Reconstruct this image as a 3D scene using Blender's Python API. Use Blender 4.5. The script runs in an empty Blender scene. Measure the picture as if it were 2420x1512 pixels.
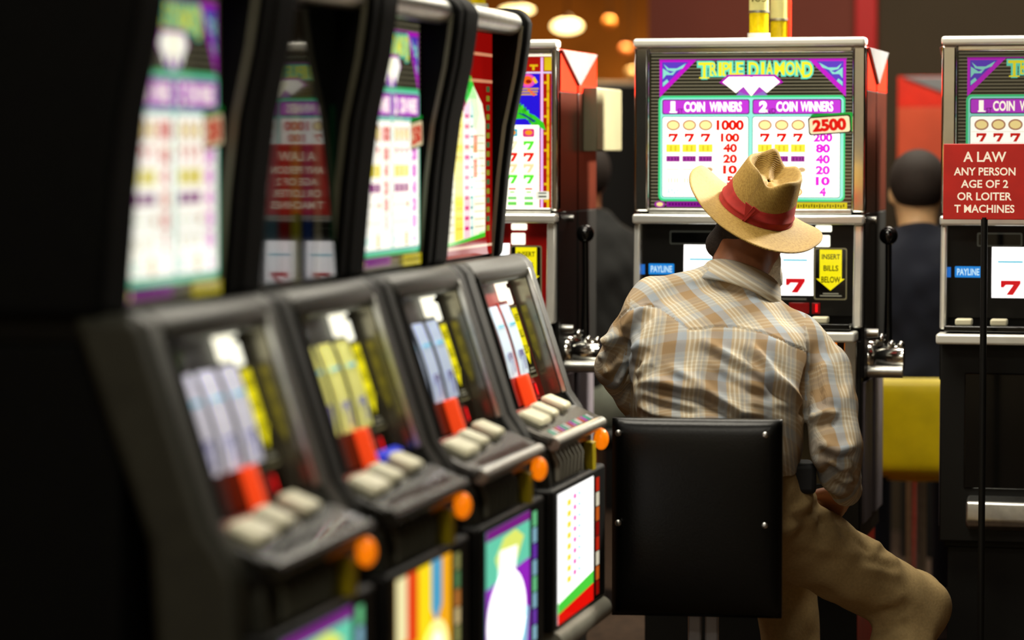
import bpy, bmesh, math, random
import numpy as np
from mathutils import Vector, Matrix

random.seed(7)
rng = np.random.default_rng(7)
SC = bpy.context.scene
COL = SC.collection

# ------------------------------------------------------------------ camera, world, lights, exposure
F_PX, CX, CY = 7000.0, 1210.0, 756.0
TH, PH = math.atan(1640 / F_PX), math.atan(406 / F_PX)
CAM = Vector((0, 0, 1.42))
FW = Vector((-math.sin(TH) * math.cos(PH), math.cos(TH) * math.cos(PH), -math.sin(PH)))
RT = Vector((math.cos(TH), math.sin(TH), 0))
UPV = RT.cross(FW)
FH = Vector((-math.sin(TH), math.cos(TH), 0))           # horizontal viewing direction

cd = bpy.data.cameras.new('camera')
cam = bpy.data.objects.new('camera', cd)
COL.objects.link(cam)
cam.location = CAM
cam.rotation_euler = Matrix((RT, UPV, -FW)).transposed().to_euler()
cd.sensor_width = 36.0
cd.lens = F_PX / 2420 * 36
cd.dof.use_dof = True
cd.dof.focus_distance = 6.66
cd.dof.aperture_fstop = 2.0
cd.clip_end = 100
SC.camera = cam

SC.view_settings.view_transform = 'Standard'
SC.view_settings.look = 'None'
SC.view_settings.gamma = 1
SC.view_settings.exposure = 0.0
SC.view_settings.use_curve_mapping = False

wd = bpy.data.worlds.new('world')
SC.world = wd
wd.use_nodes = True
wd.node_tree.nodes['Background'].inputs[0].default_value = (0.9, 0.8, 0.6, 1)
wd.node_tree.nodes['Background'].inputs[1].default_value = 0.006


def area(name, loc, sx, sy, power, col, target=None, spread=180):
    l = bpy.data.lights.new(name, 'AREA')
    l.shape = 'RECTANGLE'
    l.size, l.size_y = sx, sy
    l.energy = power
    l.color = col
    l.spread = math.radians(spread)
    o = bpy.data.objects.new(name, l)
    o.location = loc
    if target is not None:
        d = Vector(target) - Vector(loc)
        o.rotation_euler = d.to_track_quat('-Z', 'Y').to_euler()
    COL.objects.link(o)
    return o


WARM = (1.0, 0.93, 0.78)
area('lamp_over_player', (-1.5, 5.45, 3.12), 1.3, 1.0, 70, WARM)
area('lamp_over_aisle', (-0.75, 2.2, 3.12), 0.8, 1.0, 36, WARM)
area('lamp_over_bank', (-1.2, 7.05, 3.12), 2.4, 0.35, 55, WARM)
area('lamp_right', (0.5, 8.6, 3.1), 0.5, 0.5, 80, WARM, (-1.2, 7.45, 1.8), 48)
area('fill_behind_camera', (-1.0, -1.9, 3.1), 3.0, 0.6, 55, WARM)  # added unseen fill: lights the front wall so chrome mirrors something bright
area('lamp_behind_bank', (-0.9, 9.3, 3.12), 1.6, 0.6, 60, WARM)
area('lamp_far_room', (-2.6, 15.2, 3.12), 2.0, 1.2, 900, (1.0, 0.62, 0.24))


# ------------------------------------------------------------------ helpers
def lin(c):
    c = c / 255.0
    return c / 12.92 if c <= 0.04045 else ((c + 0.055) / 1.055) ** 2.4


def L(rgb):
    return (lin(rgb[0]), lin(rgb[1]), lin(rgb[2]), 1.0)


MATS = {}


def mat(name, rgb, rough=0.5, metal=0.0, em=0.0, var=0.12, scale=18.0, bump=0.0, spec=0.5, coat=0.0):
    """Principled material whose colour and gloss are broken up by a procedural noise."""
    if name in MATS:
        return MATS[name]
    m = bpy.data.materials.new(name)
    m.use_nodes = True
    nt = m.node_tree
    b = nt.nodes['Principled BSDF']
    c = L(rgb)
    b.inputs['Roughness'].default_value = rough
    b.inputs['Metallic'].default_value = metal
    b.inputs['Specular IOR Level'].default_value = spec
    b.inputs['Coat Weight'].default_value = coat
    if var > 0 or bump > 0:
        tc = nt.nodes.new('ShaderNodeTexCoord')
        n = nt.nodes.new('ShaderNodeTexNoise')
        n.inputs['Scale'].default_value = scale
        n.inputs['Detail'].default_value = 3
        nt.links.new(tc.outputs['Object'], n.inputs['Vector'])
    if var > 0:
        r = nt.nodes.new('ShaderNodeValToRGB')
        r.color_ramp.elements[0].position = 0.3
        r.color_ramp.elements[1].position = 0.7
        r.color_ramp.elements[0].color = tuple(max(0, x * (1 - var)) for x in c[:3]) + (1,)
        r.color_ramp.elements[1].color = tuple(min(1, x * (1 + var)) for x in c[:3]) + (1,)
        nt.links.new(n.outputs['Fac'], r.inputs['Fac'])
        nt.links.new(r.outputs['Color'], b.inputs['Base Color'])
    else:
        b.inputs['Base Color'].default_value = c
    if bump > 0:
        bp = nt.nodes.new('ShaderNodeBump')
        bp.inputs['Strength'].default_value = bump
        bp.inputs['Distance'].default_value = 0.002
        nt.links.new(n.outputs['Fac'], bp.inputs['Height'])
        nt.links.new(bp.outputs['Normal'], b.inputs['Normal'])
    if em > 0:
        b.inputs['Emission Color'].default_value = c
        b.inputs['Emission Strength'].default_value = em
    MATS[name] = m
    return m


def lit(rgb, s):
    """Backlit print under glossy glass."""
    key = 'print_%d_%d_%d_%d' % (rgb[0], rgb[1], rgb[2], int(s * 100))
    if key in MATS:
        return MATS[key]
    m = bpy.data.materials.new(key)
    m.use_nodes = True
    b = m.node_tree.nodes['Principled BSDF']
    c = L(rgb)
    b.inputs['Base Color'].default_value = tuple(x * (0.25 if s > 0.1 else 0.1) for x in c[:3]) + (1,)
    b.inputs['Roughness'].default_value = 0.04 if s < 0.1 else 0.08
    if s < 0.1:
        b.inputs['Coat Weight'].default_value = 0.25
        b.inputs['Coat Roughness'].default_value = 0.02
    b.inputs['Emission Color'].default_value = c
    b.inputs['Emission Strength'].default_value = s
    MATS[key] = m
    return m


class MB:
    """Collects polygons and links them as ONE mesh object."""

    def __init__(self):
        self.v, self.f, self.mi, self.sm, self.mats = [], [], [], [], []

    def slot(self, m):
        if m not in self.mats:
            self.mats.append(m)
        return self.mats.index(m)

    def poly(self, pts, m, smooth=False):
        i = len(self.v)
        self.v += [tuple(p) for p in pts]
        self.f.append(tuple(range(i, i + len(pts))))
        self.mi.append(self.slot(m))
        self.sm.append(smooth)

    def faces(self, pts, fs, m, smooth=False):
        i = len(self.v)
        self.v += [tuple(p) for p in pts]
        s = self.slot(m)
        for f in fs:
            self.f.append(tuple(i + k for k in f))
            self.mi.append(s)
            self.sm.append(smooth)

    def box(self, x0, x1, y0, y1, z0, z1, m):
        p = [(x0, y0, z0), (x1, y0, z0), (x1, y1, z0), (x0, y1, z0), (x0, y0, z1), (x1, y0, z1), (x1, y1, z1), (x0, y1, z1)]
        self.faces(p, [(0, 3, 2, 1), (4, 5, 6, 7), (0, 1, 5, 4), (1, 2, 6, 5), (2, 3, 7, 6), (3, 0, 4, 7)], m)

    def fbox(self, M, a0, a1, b0, b1, c0, c1, m):
        p = [(a0, b0, c0), (a1, b0, c0), (a1, b1, c0), (a0, b1, c0), (a0, b0, c1), (a1, b0, c1), (a1, b1, c1), (a0, b1, c1)]
        p = [M @ Vector(q) for q in p]
        self.faces(p, [(0, 3, 2, 1), (4, 5, 6, 7), (0, 1, 5, 4), (1, 2, 6, 5), (2, 3, 7, 6), (3, 0, 4, 7)], m)

    def prism(self, prof, x0, x1, m):
        """profile of (y, z) points swept along x"""
        n = len(prof)
        p = [(x0, y, z) for y, z in prof] + [(x1, y, z) for y, z in prof]
        fs = [tuple(range(n)), tuple(range(2 * n - 1, n - 1, -1))]
        fs += [(i, i + n, (i + 1) % n + n, (i + 1) % n) for i in range(n)]
        self.faces(p, fs, m)

    def tube(self, path, r, m, n=12, caps=True):
        path = [Vector(p) for p in path]
        rs = r if isinstance(r, (list, tuple)) else [r] * len(path)
        pts, fs = [], []
        ref = None
        for i, p in enumerate(path):
            t = (path[min(i + 1, len(path) - 1)] - path[max(i - 1, 0)]).normalized()
            if ref is None:
                ref = t.orthogonal().normalized()
            ref = (ref - t * ref.dot(t)).normalized()
            b = t.cross(ref)
            for k in range(n):
                a = 2 * math.pi * k / n
                pts.append(p + (ref * math.cos(a) + b * math.sin(a)) * rs[i])
        for i in range(len(path) - 1):
            for k in range(n):
                fs.append((i * n + k, i * n + (k + 1) % n, (i + 1) * n + (k + 1) % n, (i + 1) * n + k))
        self.faces(pts, fs, m, True)
        if caps:
            self.faces(pts[:n], [tuple(range(n - 1, -1, -1))], m)
            self.faces(pts[-n:], [tuple(range(n))], m)

    def sphere(self, c, r, m, n=16, k=10, sq=(1, 1, 1)):
        pts, fs = [], []
        for i in range(k + 1):
            ph = math.pi * i / k
            for j in range(n):
                a = 2 * math.pi * j / n
                pts.append((c[0] + r * sq[0] * math.sin(ph) * math.cos(a), c[1] + r * sq[1] * math.sin(ph) * math.sin(a), c[2] + r * sq[2] * math.cos(ph)))
        for i in range(k):
            for j in range(n):
                fs.append((i * n + j, (i + 1) * n + j, (i + 1) * n + (j + 1) % n, i * n + (j + 1) % n))
        self.faces(pts, fs, m, True)

    def build(self, name, parent=None, bevel=0.0, seg=2, loc=None, rot=None):
        me = bpy.data.meshes.new(name)
        me.from_pydata(self.v, [], self.f)
        for m in self.mats:
            me.materials.append(m)
        me.polygons.foreach_set('material_index', self.mi)
        me.polygons.foreach_set('use_smooth', self.sm)
        me.update()
        return link(name, me, parent, bevel, seg, loc, rot)


def link(name, me, parent=None, bevel=0.0, seg=2, loc=None, rot=None):
    o = bpy.data.objects.new(name, me)
    COL.objects.link(o)
    if parent is not None:
        o.parent = parent
    if loc is not None:
        o.location = loc
    if rot is not None:
        o.rotation_euler = rot
    if bevel > 0:
        bm = bmesh.new()
        bm.from_mesh(me)
        bmesh.ops.remove_doubles(bm, verts=bm.verts, dist=1e-6)
        bmesh.ops.recalc_face_normals(bm, faces=bm.faces)
        bm.to_mesh(me)
        bm.free()
        md = o.modifiers.new('edge', 'BEVEL')
        md.width = bevel
        md.segments = seg
        md.limit_method = 'ANGLE'
        md.angle_limit = math.radians(28)
        for p in me.polygons:
            p.use_smooth = True
        me.set_sharp_from_angle(angle=math.radians(50))
    return o


def thing(name, label, cat, loc=(0, 0, 0), rotz=0.0, group=None):
    o = bpy.data.objects.new(name, None)
    o.empty_display_size = 0.1
    COL.objects.link(o)
    o.location = loc
    o.rotation_euler = (0, 0, rotz)
    return tag(o, label, cat, group)


def tag(o, label, cat, group=None):
    o['label'] = label
    o['category'] = cat
    if group:
        o['group'] = group
    return o


def struct(o):
    o['kind'] = 'structure'
    return o


def one_box(name, x0, x1, y0, y1, z0, z1, m, parent=None, bevel=0.003, seg=2):
    b = MB()
    b.box(x0, x1, y0, y1, z0, z1, m)
    return b.build(name, parent, bevel, seg)


# ---- text as flat meshes
GLYPH = {}


def glyphs(s, fat=0.0):
    key = (s, fat)
    if key not in GLYPH:
        c = bpy.data.curves.new('lettering', 'FONT')
        c.body = s
        c.resolution_u = 3
        c.offset = fat
        o = bpy.data.objects.new('lettering', c)
        COL.objects.link(o)
        bpy.context.view_layer.update()
        me = o.evaluated_get(bpy.context.evaluated_depsgraph_get()).to_mesh()
        v = [(p.co.x, p.co.y) for p in me.vertices]
        f = [tuple(p.vertices) for p in me.polygons]
        bpy.data.objects.remove(o)
        bpy.data.curves.remove(c)
        xs, ys = [p[0] for p in v], [p[1] for p in v]
        GLYPH[key] = (v, f, (min(xs), max(xs), min(ys), max(ys)))
    return GLYPH[key]


class Print:
    """Flat print on a glass, drawn in its own units: u to the right, v down; every layer lies a hair in front of the one before."""

    def __init__(self, rect, o, eu, ev, W, H, step=0.00035):
        self.r, self.W, self.H, self.step = rect, W, H, step
        self.o, self.eu, self.ev = Vector(o), Vector(eu).normalized(), Vector(ev).normalized()
        self.en = self.ev.cross(self.eu).normalized()
        self.mb = MB()
        self.lay = 0

    def P(self, u, v):
        r = self.r
        return self.o + self.eu * ((u - r[0]) / (r[2] - r[0]) * self.W) + self.ev * ((v - r[1]) / (r[3] - r[1]) * self.H) + self.en * (self.lay * self.step)

    def up(self, n=1):
        self.lay += n

    def poly(self, pts, rgb, s):
        self.mb.poly([self.P(u, v) for u, v in pts], lit(rgb, s))

    def rect(self, u0, v0, u1, v1, rgb, s):
        self.poly([(u0, v0), (u0, v1), (u1, v1), (u1, v0)], rgb, s)

    def rrect(self, u0, v0, u1, v1, r, rgb, s, n=5, rot=0.0):
        pts = []
        for cx, cy, a0 in ((u0 + r, v0 + r, 180), (u1 - r, v0 + r, 270), (u1 - r, v1 - r, 0), (u0 + r, v1 - r, 90)):
            for k in range(n + 1):
                a = math.radians(a0 + 90 * k / n)
                pts.append((cx + r * math.cos(a), cy + r * math.sin(a)))
        if rot:
            mx, my = (u0 + u1) / 2, (v0 + v1) / 2
            c, q = math.cos(rot), math.sin(rot)
            pts = [(mx + (x - mx) * c - (y - my) * q, my + (x - mx) * q + (y - my) * c) for x, y in pts]
        self.poly(pts[::-1], rgb, s)

    def ell(self, cx, cy, rx, ry, rgb, s, n=32):
        self.poly([(cx + rx * math.cos(-2 * math.pi * k / n), cy + ry * math.sin(-2 * math.pi * k / n)) for k in range(n)], rgb, s)

    def text(self, s, cx, cy, h, rgb, st, w=None, fat=0.0, rot=0.0):
        v, f, (x0, x1, y0, y1) = glyphs(s, fat)
        k = h / (y1 - y0)
        kx = w / (x1 - x0) if w else k
        c, q = math.cos(rot), math.sin(rot)
        pts = []
        for x, y in v:
            a, b = (x - (x0 + x1) / 2) * kx, -(y - (y0 + y1) / 2) * k
            pts.append(self.P(cx + a * c - b * q, cy + a * q + b * c))
        self.mb.faces(pts, f, lit(rgb, st))

    def seven(self, cx, cy, w, h, rgb, s):
        p = [(-.5, -.5), (.5, -.5), (.5, -.3), (.12, .5), (-.22, .5), (.14, -.2), (-.25, -.2), (-.36, -.02), (-.5, -.02)]
        self.poly([(cx + x * w, cy + y * h) for x, y in p][::-1], rgb, s)

    def build(self, name, parent):
        return self.mb.build(name, parent)


# ------------------------------------------------------------------ materials
CHROME = mat('chrome', (225, 225, 220), 0.14, 1.0, var=0.05)
BRIGHT = mat('bright_chrome', (236, 236, 230), 0.2, 0.6, var=0.04)
SILVER = mat('brushed_silver', (200, 200, 195), 0.34, 1.0, var=0.1, scale=60)
WHITE_CHROME = mat('bright_trim', (236, 236, 226), 0.3, 0.25, var=0.03)
BLACK = mat('black_plastic', (7, 7, 5), 0.5, var=0.2, scale=40, spec=0.3)
GLOSSBLACK = mat('gloss_black', (9, 9, 8), 0.12, var=0.1)
GREYPL = mat('charcoal_plastic', (17, 17, 13), 0.5, var=0.15, scale=30, spec=0.3)
SHADEBROWN = mat('shaded_brown_panel', (62, 22, 10), 0.3, var=0.25, scale=9)
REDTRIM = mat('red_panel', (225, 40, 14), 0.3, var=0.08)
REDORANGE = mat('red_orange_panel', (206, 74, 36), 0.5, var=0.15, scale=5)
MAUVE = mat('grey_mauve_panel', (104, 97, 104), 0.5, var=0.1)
HOODM = mat('grey_hood', (46, 46, 38), 0.4, var=0.15, scale=30)
CREAM = mat('cream_button', (226, 220, 186), 0.35, var=0.05, em=0.05)
KNOB = mat('black_knob', (8, 8, 8), 0.15, var=0.05)
ORANGE = mat('orange_lamp', (255, 128, 8), 0.3, var=0.05, em=0.75)
LEDRED = mat('red_led', (235, 14, 24), 0.3, var=0.05, em=1.0)
LEDDARK = mat('dark_red_window', (130, 8, 10), 0.2, var=0.05, em=0.1)
BILLRED = mat('lit_red_slot', (255, 74, 28), 0.3, var=0.1, em=0.62)
BLUELENS = mat('blue_lens', (30, 60, 230), 0.3, var=0.05, em=0.4)
YELLOWTAG = mat('yellow_tag', (200, 180, 10), 0.4, var=0.1)
VINYL = mat('black_vinyl', (5, 5, 4), 0.3, spec=0.28, var=0.15, scale=220, bump=0.12)
FLOORC = mat('carpet', (70, 52, 36), 0.95, var=0.45, scale=30, bump=0.4)
CEILC = mat('ceiling_paint', (120, 84, 40), 0.8, var=0.1, scale=3)
WALLB = mat('maroon_wall', (112, 46, 28), 0.75, var=0.07, scale=2)
WALLF = mat('ochre_wall', (168, 112, 40), 0.8, var=0.3, scale=1.3)
WALLD = mat('olive_wall', (60, 46, 24), 0.8, var=0.1, scale=2)
REDPOST = mat('red_post', (190, 5, 2), 0.45, var=0.06, scale=3)

# ------------------------------------------------------------------ room shell
struct(one_box('floor', -9, 6, -3, 21, -0.1, 0, FLOORC, bevel=0))
struct(one_box('ceiling', -9, 6, -3, 21, 3.2, 3.3, CEILC, bevel=0))
struct(one_box('wall_left', -9.1, -9, -3, 21, 0, 3.2, WALLF, bevel=0))
struct(one_box('wall_right', 6, 6.1, -3, 21, 0, 3.2, WALLD, bevel=0))
struct(one_box('wall_back', -9, 6, 20.9, 21, 0, 3.2, WALLF, bevel=0))
struct(one_box('wall_front', -9, 6, -3.1, -3, 0, 3.2, mat('cream_wall', (214, 200, 170), 0.8, var=0.1, scale=2), bevel=0))
# partition behind the cross bank: maroon panel, red post, olive panel
struct(one_box('wall_partition', -2.05, -1.27, 11.0, 11.12, 0, 3.2, WALLB, bevel=0))
struct(one_box('trim_1', -1.27, -1.19, 10.96, 11.12, 0, 3.2, REDPOST, bevel=0.005))
struct(one_box('wall_side', -1.19, 2.2, 11.0, 11.12, 0, 3.2, WALLD, bevel=0))

# ------------------------------------------------------------------ printed glasses
GRN = (64, 214, 148)
PANE_TURN = 0.035
TEAL = (150, 238, 220)
PUR = (196, 58, 214)


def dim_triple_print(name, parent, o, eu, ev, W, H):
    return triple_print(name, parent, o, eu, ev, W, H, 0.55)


def triple_print(name, parent, o, eu, ev, W, H, s=1.0):
    p = Print((1535, 122, 2020, 500), o, eu, ev, W, H)
    p.rect(1535, 122, 2020, 500, (30, 28, 18), 0.9 * s)
    p.up()
    y = 126
    while y < 498:
        p.rect(1538, y, 2017, y + 3.6, (112, 106, 84), 0.9 * s)
        y += 8.2
    p.up()
    p.rect(1557, 138, 2005, 141, (150, 20, 150), 1.0 * s)
    for k in (1, -1):
        m = lambda q: [(q_[0] if k == 1 else 3561 - q_[0], q_[1]) for q_ in (q if k == 1 else q[::-1])]
        p.poly(m([(1558, 139), (1558, 230), (1648, 139)]), (190, 24, 196), 1.0 * s)
        p.up()
        p.poly(m([(1564, 145), (1564, 208), (1628, 145)]), (92, 60, 190), 1.0 * s)
        p.up()
        p.poly(m([(1568, 150), (1580, 160), (1600, 160), (1622, 148), (1614, 160), (1592, 168), (1576, 164)]), TEAL, 0.8 * s)
        p.poly(m([(1566, 160), (1566, 186), (1574, 176), (1590, 176), (1598, 166), (1584, 172)]), TEAL, 0.8 * s)
        p.poly(m([(1566, 194), (1566, 204), (1580, 192), (1576, 186)]), TEAL, 0.8 * s)
        p.up(-2)
    p.up(2)
    # title, first the teal halo and then the yellow letters
    word = [('T', 1666, 40), ('R', 1688, 30), ('I', 1704, 30), ('P', 1718, 30), ('L', 1735, 30), ('E', 1751, 30),
            ('D', 1784, 42), ('I', 1806, 30), ('A', 1822, 30), ('M', 1846, 30), ('O', 1871, 30), ('N', 1893, 30), ('D', 1912, 40)]
    for pas, (fat, col, st) in enumerate(((0.13, (104, 230, 196), 0.9), (0.02, (240, 232, 40), 1.0))):
        for ch, x, h in word:
            g = 7 if pas == 0 else 0
            top = 146
            bl = 178 if h < 35 else 184
            w = {'I': 8, 'M': 24, 'O': 22, 'D': 20, 'T': 24}.get(ch, 17) * (1.2 if h > 35 else 1.0)
            p.text(ch, x, (top + bl) / 2, (bl - top) + g, col, st * s, w=w + g, fat=fat)
            if pas == 1 and ch in 'TRIPA':
                p.rect(x - w * 0.42, bl - 2.5, x - w * 0.42 + (w * 0.84 if ch in 'TI' else w * 0.4), bl + 1, col, st * s)
        p.up()
    # three diamonds
    p.poly([(1702, 195), (1778, 229), (1855, 195), (1836, 176), (1722, 176)], (180, 24, 180), 1.0 * s)
    p.poly([(1740, 229), (1820, 229), (1800, 205), (1760, 205)], (150, 110, 200), 0.9 * s)
    p.up()
    p.poly([(1710, 194), (1742, 220), (1768, 198), (1776, 181), (1725, 181)], (255, 252, 240), 1.5 * s)
    p.poly([(1847, 194), (1833, 181), (1782, 181), (1790, 198), (1816, 220)], (255, 252, 240), 1.5 * s)
    p.up()
    p.poly([(1750, 192), (1779, 228), (1808, 192), (1794, 182), (1764, 182)], (255, 252, 220), 1.6 * s)
    # pay table
    p.rrect(1556, 226, 2002, 480, 13, (58, 206, 128), 1.0 * s)
    p.up()
    p.rrect(1561, 231, 1998, 475, 10, TEAL, 0.95 * s)
    p.up()
    for a, b, hd in ((1565, 1775, '1'), (1782, 1993, '2')):
        p.rrect(a, 235, b, 271, 5, (60, 16, 70), 0.8 * s)
        p.rrect(a, 276, b - 2, 471, 6, (70, 120, 110), 0.7 * s)
        p.up()
        p.rrect(a + 2, 237, b - 2, 269, 4, PUR, 1.0 * s)
        p.rrect(a + 1.5, 277.5, b - 3.5, 469.5, 5, (255, 253, 240), 1.6 * s)
        p.up()
        p.text(hd, a + 26, 253, 27, (255, 250, 230), 1.6 * s, w=11 if hd == '1' else 20, fat=0.06)
        if hd == '1':
            p.rect(a + 18, 264, a + 36, 267, (255, 250, 230), 1.6 * s)
        p.text('ST' if hd == '1' else 'ND', a + 44, 263, 11, (70, 10, 60), 0.8 * s, w=13 if hd == '1' else 24)
        p.text('COIN', a + 78 + (hd == '2') * 4, 253, 24, (255, 250, 225), 1.6 * s, w=50, fat=0.03)
        p.text('WINNERS', a + 153, 253, 24, (255, 250, 225), 1.6 * s, w=77, fat=0.03)
        nc = (222, 24, 10) if hd == '1' else (226, 36, 216)
        xs = [a + 27, a + 66, a + 105] if hd == '1' else [a + 30, a + 70, a + 109]
        for x in xs:
            p.ell(x, 297, 16.5, 13, (188, 128, 98), 1.0 * s)
            p.seven(x, 327, 23, 20, (220, 14, 6), 1.0 * s)
            p.rect(x - 17, 343, x + 17, 362, (240, 224, 60), 1.1 * s)
            p.rect(x - 17, 371, x + 16, 385, (158, 52, 150), 1.0 * s)
            p.rect(x - 16, 402.6, x + 14, 404.6, (150, 200, 120) if x < xs[2] else (170, 60, 160), 0.8 * s)
            for q in (-12, -5, 3, 9):
                p.rect(x + q, 424, x + q + 2.4, 436, (190, 180, 130), 0.8 * s)
        p.ell(xs[2] + 9, 404, 9, 6, (214, 180, 120), 1.0 * s)
        p.ell(xs[2] - 3, 457, 14, 11, (214, 170, 100), 1.0 * s)
        p.text('ANY C', a + 34, 457, 15, (90, 214, 206), 1.0 * s, w=46)
        for yy in (313, 339.5, 366, 391, 417, 443):
            p.rect(a + 4, yy, b - 6, yy + 0.8, (222, 214, 190), 1.0 * s)
        p.up()
        for x in xs:
            p.ell(x, 297, 13, 9.5, (250, 226, 150), 1.2 * s)
            for q in (-7, 4):
                p.rect(x + q, 346, x + q + 3, 359, (206, 188, 30), 1.0 * s)
            for q in (-12, -4, 4, 10):
                p.rect(x + q, 374, x + q + 2.5, 382, (90, 20, 96), 1.0 * s)
        p.ell(xs[2] - 3, 457, 10, 7.5, (252, 240, 190), 1.2 * s)
        vals = (('1000', 297, 24), ('100', 327, 20), ('40', 352, 20), ('20', 378, 20), ('10', 404, 20), ('5', 430, 20))
        if hd == '2':
            vals = (('200', 327, 20), ('80', 353, 20), ('40', 379, 20), ('20', 405, 20), ('10', 431, 20), ('4', 457, 20))
        for tx, yy, h in vals:
            h += 1.5
            w = {4: 66, 3: 45, 2: 34, 1: 16}[len(tx)]
            p.text(tx, a + 164 if hd == '1' else a + 168, yy, h, nc, 1.0 * s, w=w, fat=0.055)
        p.up(-3)
    p.up(4)
    p.rrect(1921, 269, 2024, 314, 7, (22, 150, 52), 1.0 * s, rot=-0.05)
    p.up()
    p.rrect(1915, 275, 2016, 319, 7, (40, 30, 20), 0.8 * s, rot=-0.07)
    p.up()
    p.rrect(1918, 278, 2013, 316, 6, (244, 226, 178), 1.0 * s, rot=-0.07)
    p.up()
    p.text('2500', 1965, 297, 30, (214, 18, 10), 1.0 * s, w=80, fat=0.06, rot=-0.07)
    p.up(-4)
    # foot strips
    p.ell(1560, 488, 13, 8, (150, 40, 150), 1.0 * s)
    p.rect(1576, 481, 1760, 494, (132, 26, 140), 0.9 * s)
    p.rect(1860, 482, 2008, 499, (206, 190, 24), 0.9 * s)
    p.up()
    p.ell(1560, 488, 8, 5, (236, 216, 140), 1.0 * s)
    for q in range(22):
        p.rect(1866 + q * 6.3, 486 + (q % 3), 1869 + q * 6.3, 495 - (q % 2) * 2, (80, 70, 10), 0.7 * s)
        p.rect(1582 + q * 7.6, 485, 1586 + q * 7.6, 490, (80, 10, 90), 0.7 * s)
    return p.build(name, parent)


def fruit_print(name, parent, o, eu, ev, W, H, s=1.0):
    """Red brick-patterned glass with a blue picture panel above a table of sevens."""
    p = Print((803, 115, 1302, 500), o, eu, ev, W, H)
    p.rect(828, 115, 1313, 500, (168, 18, 8), 0.9 * s)
    p.up()
    for x in (850, 1291):
        p.rect(x - 3, 165, x + 3, 500, (220, 180, 20), 1.0 * s)
        for k in range(8):
            p.rect(x - 10 if x > 1000 else x - 3, 184 + 42 * k, x + 3 if x > 1000 else x + 10, 190 + 42 * k, (220, 180, 20), 1.0 * s)
            p.rect(x - 4, 205 + 42 * k, x + 4, 212 + 42 * k, (150, 14, 6), 0.9 * s)
    p.rect(828, 115, 1313, 122, (250, 246, 220), 1.2 * s)
    p.rect(1282, 124, 1300, 157, (214, 184, 22), 1.0 * s)
    p.rect(841, 124, 860, 157, (214, 184, 22), 1.0 * s)
    for k in range(12):
        p.rect(872 + 34 * k, 142, 892 + 34 * k, 147, (220, 180, 20), 1.0 * s)
        p.rect(878 + 34 * k, 147, 884 + 34 * k, 156, (220, 180, 20), 1.0 * s)
    p.rect(862, 160, 1306, 164, (206, 200, 236), 1.1 * s)
    p.rect(864, 124, 870, 500, (226, 178, 236), 1.1 * s)
    p.rect(1273, 124, 1279, 500, (226, 178, 236), 1.1 * s)
    p.rect(872, 165, 1271, 330, (34, 16, 210), 1.0 * s)
    p.up()
    p.ell(1240, 182, 20, 17, (226, 76, 180), 1.0 * s)
    p.ell(1000, 240, 70, 40, (240, 200, 40), 1.0 * s)
    p.ell(1120, 220, 46, 30, (236, 120, 40), 1.0 * s)
    for q in range(3):
        p.rect(1220, 200 + q * 7, 1268 - q * 2, 204 + q * 7, (206, 160, 30), 1.0 * s)
        p.ell(1244 + q * 6, 204 + q * 6, 4, 4, (240, 90, 60), 1.0 * s)
    p.up()
    p.ell(1240, 181, 13, 11, (240, 100, 20), 1.1 * s)
    p.poly([(1252, 178), (1260, 190), (1266, 186), (1258, 172)], (236, 186, 40), 1.0 * s)
    p.up()
    p.ell(1243, 184, 7, 5, (150, 20, 10), 1.0 * s)
    # palm leaf: fronds in two greens
    for k in range(9):
        a = k / 8
        x, y = 1205 + 52 * a, 240 + 12 * a * a * 4
        p.poly([(x - 5, y + 2), (x + 1, y + 20), (x + 10, y + 20), (x + 6, y - 8 + 5 * a)], (70, 214, 40) if k % 2 else (40, 150, 30), 1.0 * s)
    p.poly([(1195, 262), (1190, 278), (1240, 276), (1275, 300), (1286, 306), (1280, 286), (1258, 268), (1225, 256)], (52, 196, 36), 1.0 * s)
    p.up()
    p.poly([(1215, 262), (1232, 264), (1262, 282), (1256, 286), (1236, 272)], (16, 60, 120), 1.0 * s)
    p.up()
    p.rrect(880, 292, 1270, 500, 4, (255, 252, 232), 1.35 * s)
    p.up()
    for x in [1244 - 41 * k for k in range(9)]:
        if ((1244 - x) // 41) % 2 == 0:
            p.rrect(x - 15, 301, x + 14, 322, 5, (214, 50, 120), 1.0 * s)
        else:
            p.rect(x - 15, 302, x + 13, 320, (60, 176, 200), 1.0 * s)
        p.seven(x, 343, 26, 22, (84, 220, 50) if x > 1220 else (236, 226, 190), 1.1 * s)
        p.seven(x, 372, 26, 22, (228, 30, 20), 1.0 * s)
        p.seven(x, 400, 26, 22, (226, 212, 160), 1.1 * s)
        p.seven(x, 427, 26, 22, (84, 220, 50), 1.1 * s)
        p.rect(x - 9, 449, x + 9, 453, (224, 60, 30), 1.0 * s)
        p.rect(x - 6, 457, x + 6, 461, (150, 226, 120), 1.0 * s)
        p.rect(x - 11, 470, x + 11, 478, (130, 210, 120), 1.0 * s)
        p.rect(x - 11, 483, x + 11, 492, (110, 210, 90), 1.0 * s)
        p.up()
        p.ell(x, 311, 9, 6, (240, 150, 30), 1.0 * s)
        p.up(-1)
    for yy in (329, 357, 386, 414, 442, 464):
        p.rect(882, yy, 1268, yy + 0.9, (210, 206, 180), 1.0 * s)
    p.rrect(1262, 457, 1294, 477, 3, (230, 230, 210), 1.0 * s)
    p.up()
    p.rect(1268, 460, 1288, 463, (30, 30, 30), 0.5 * s)
    p.rect(1268, 468, 1288, 472, (30, 30, 30), 0.5 * s)
    return p.build(name, parent)


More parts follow.
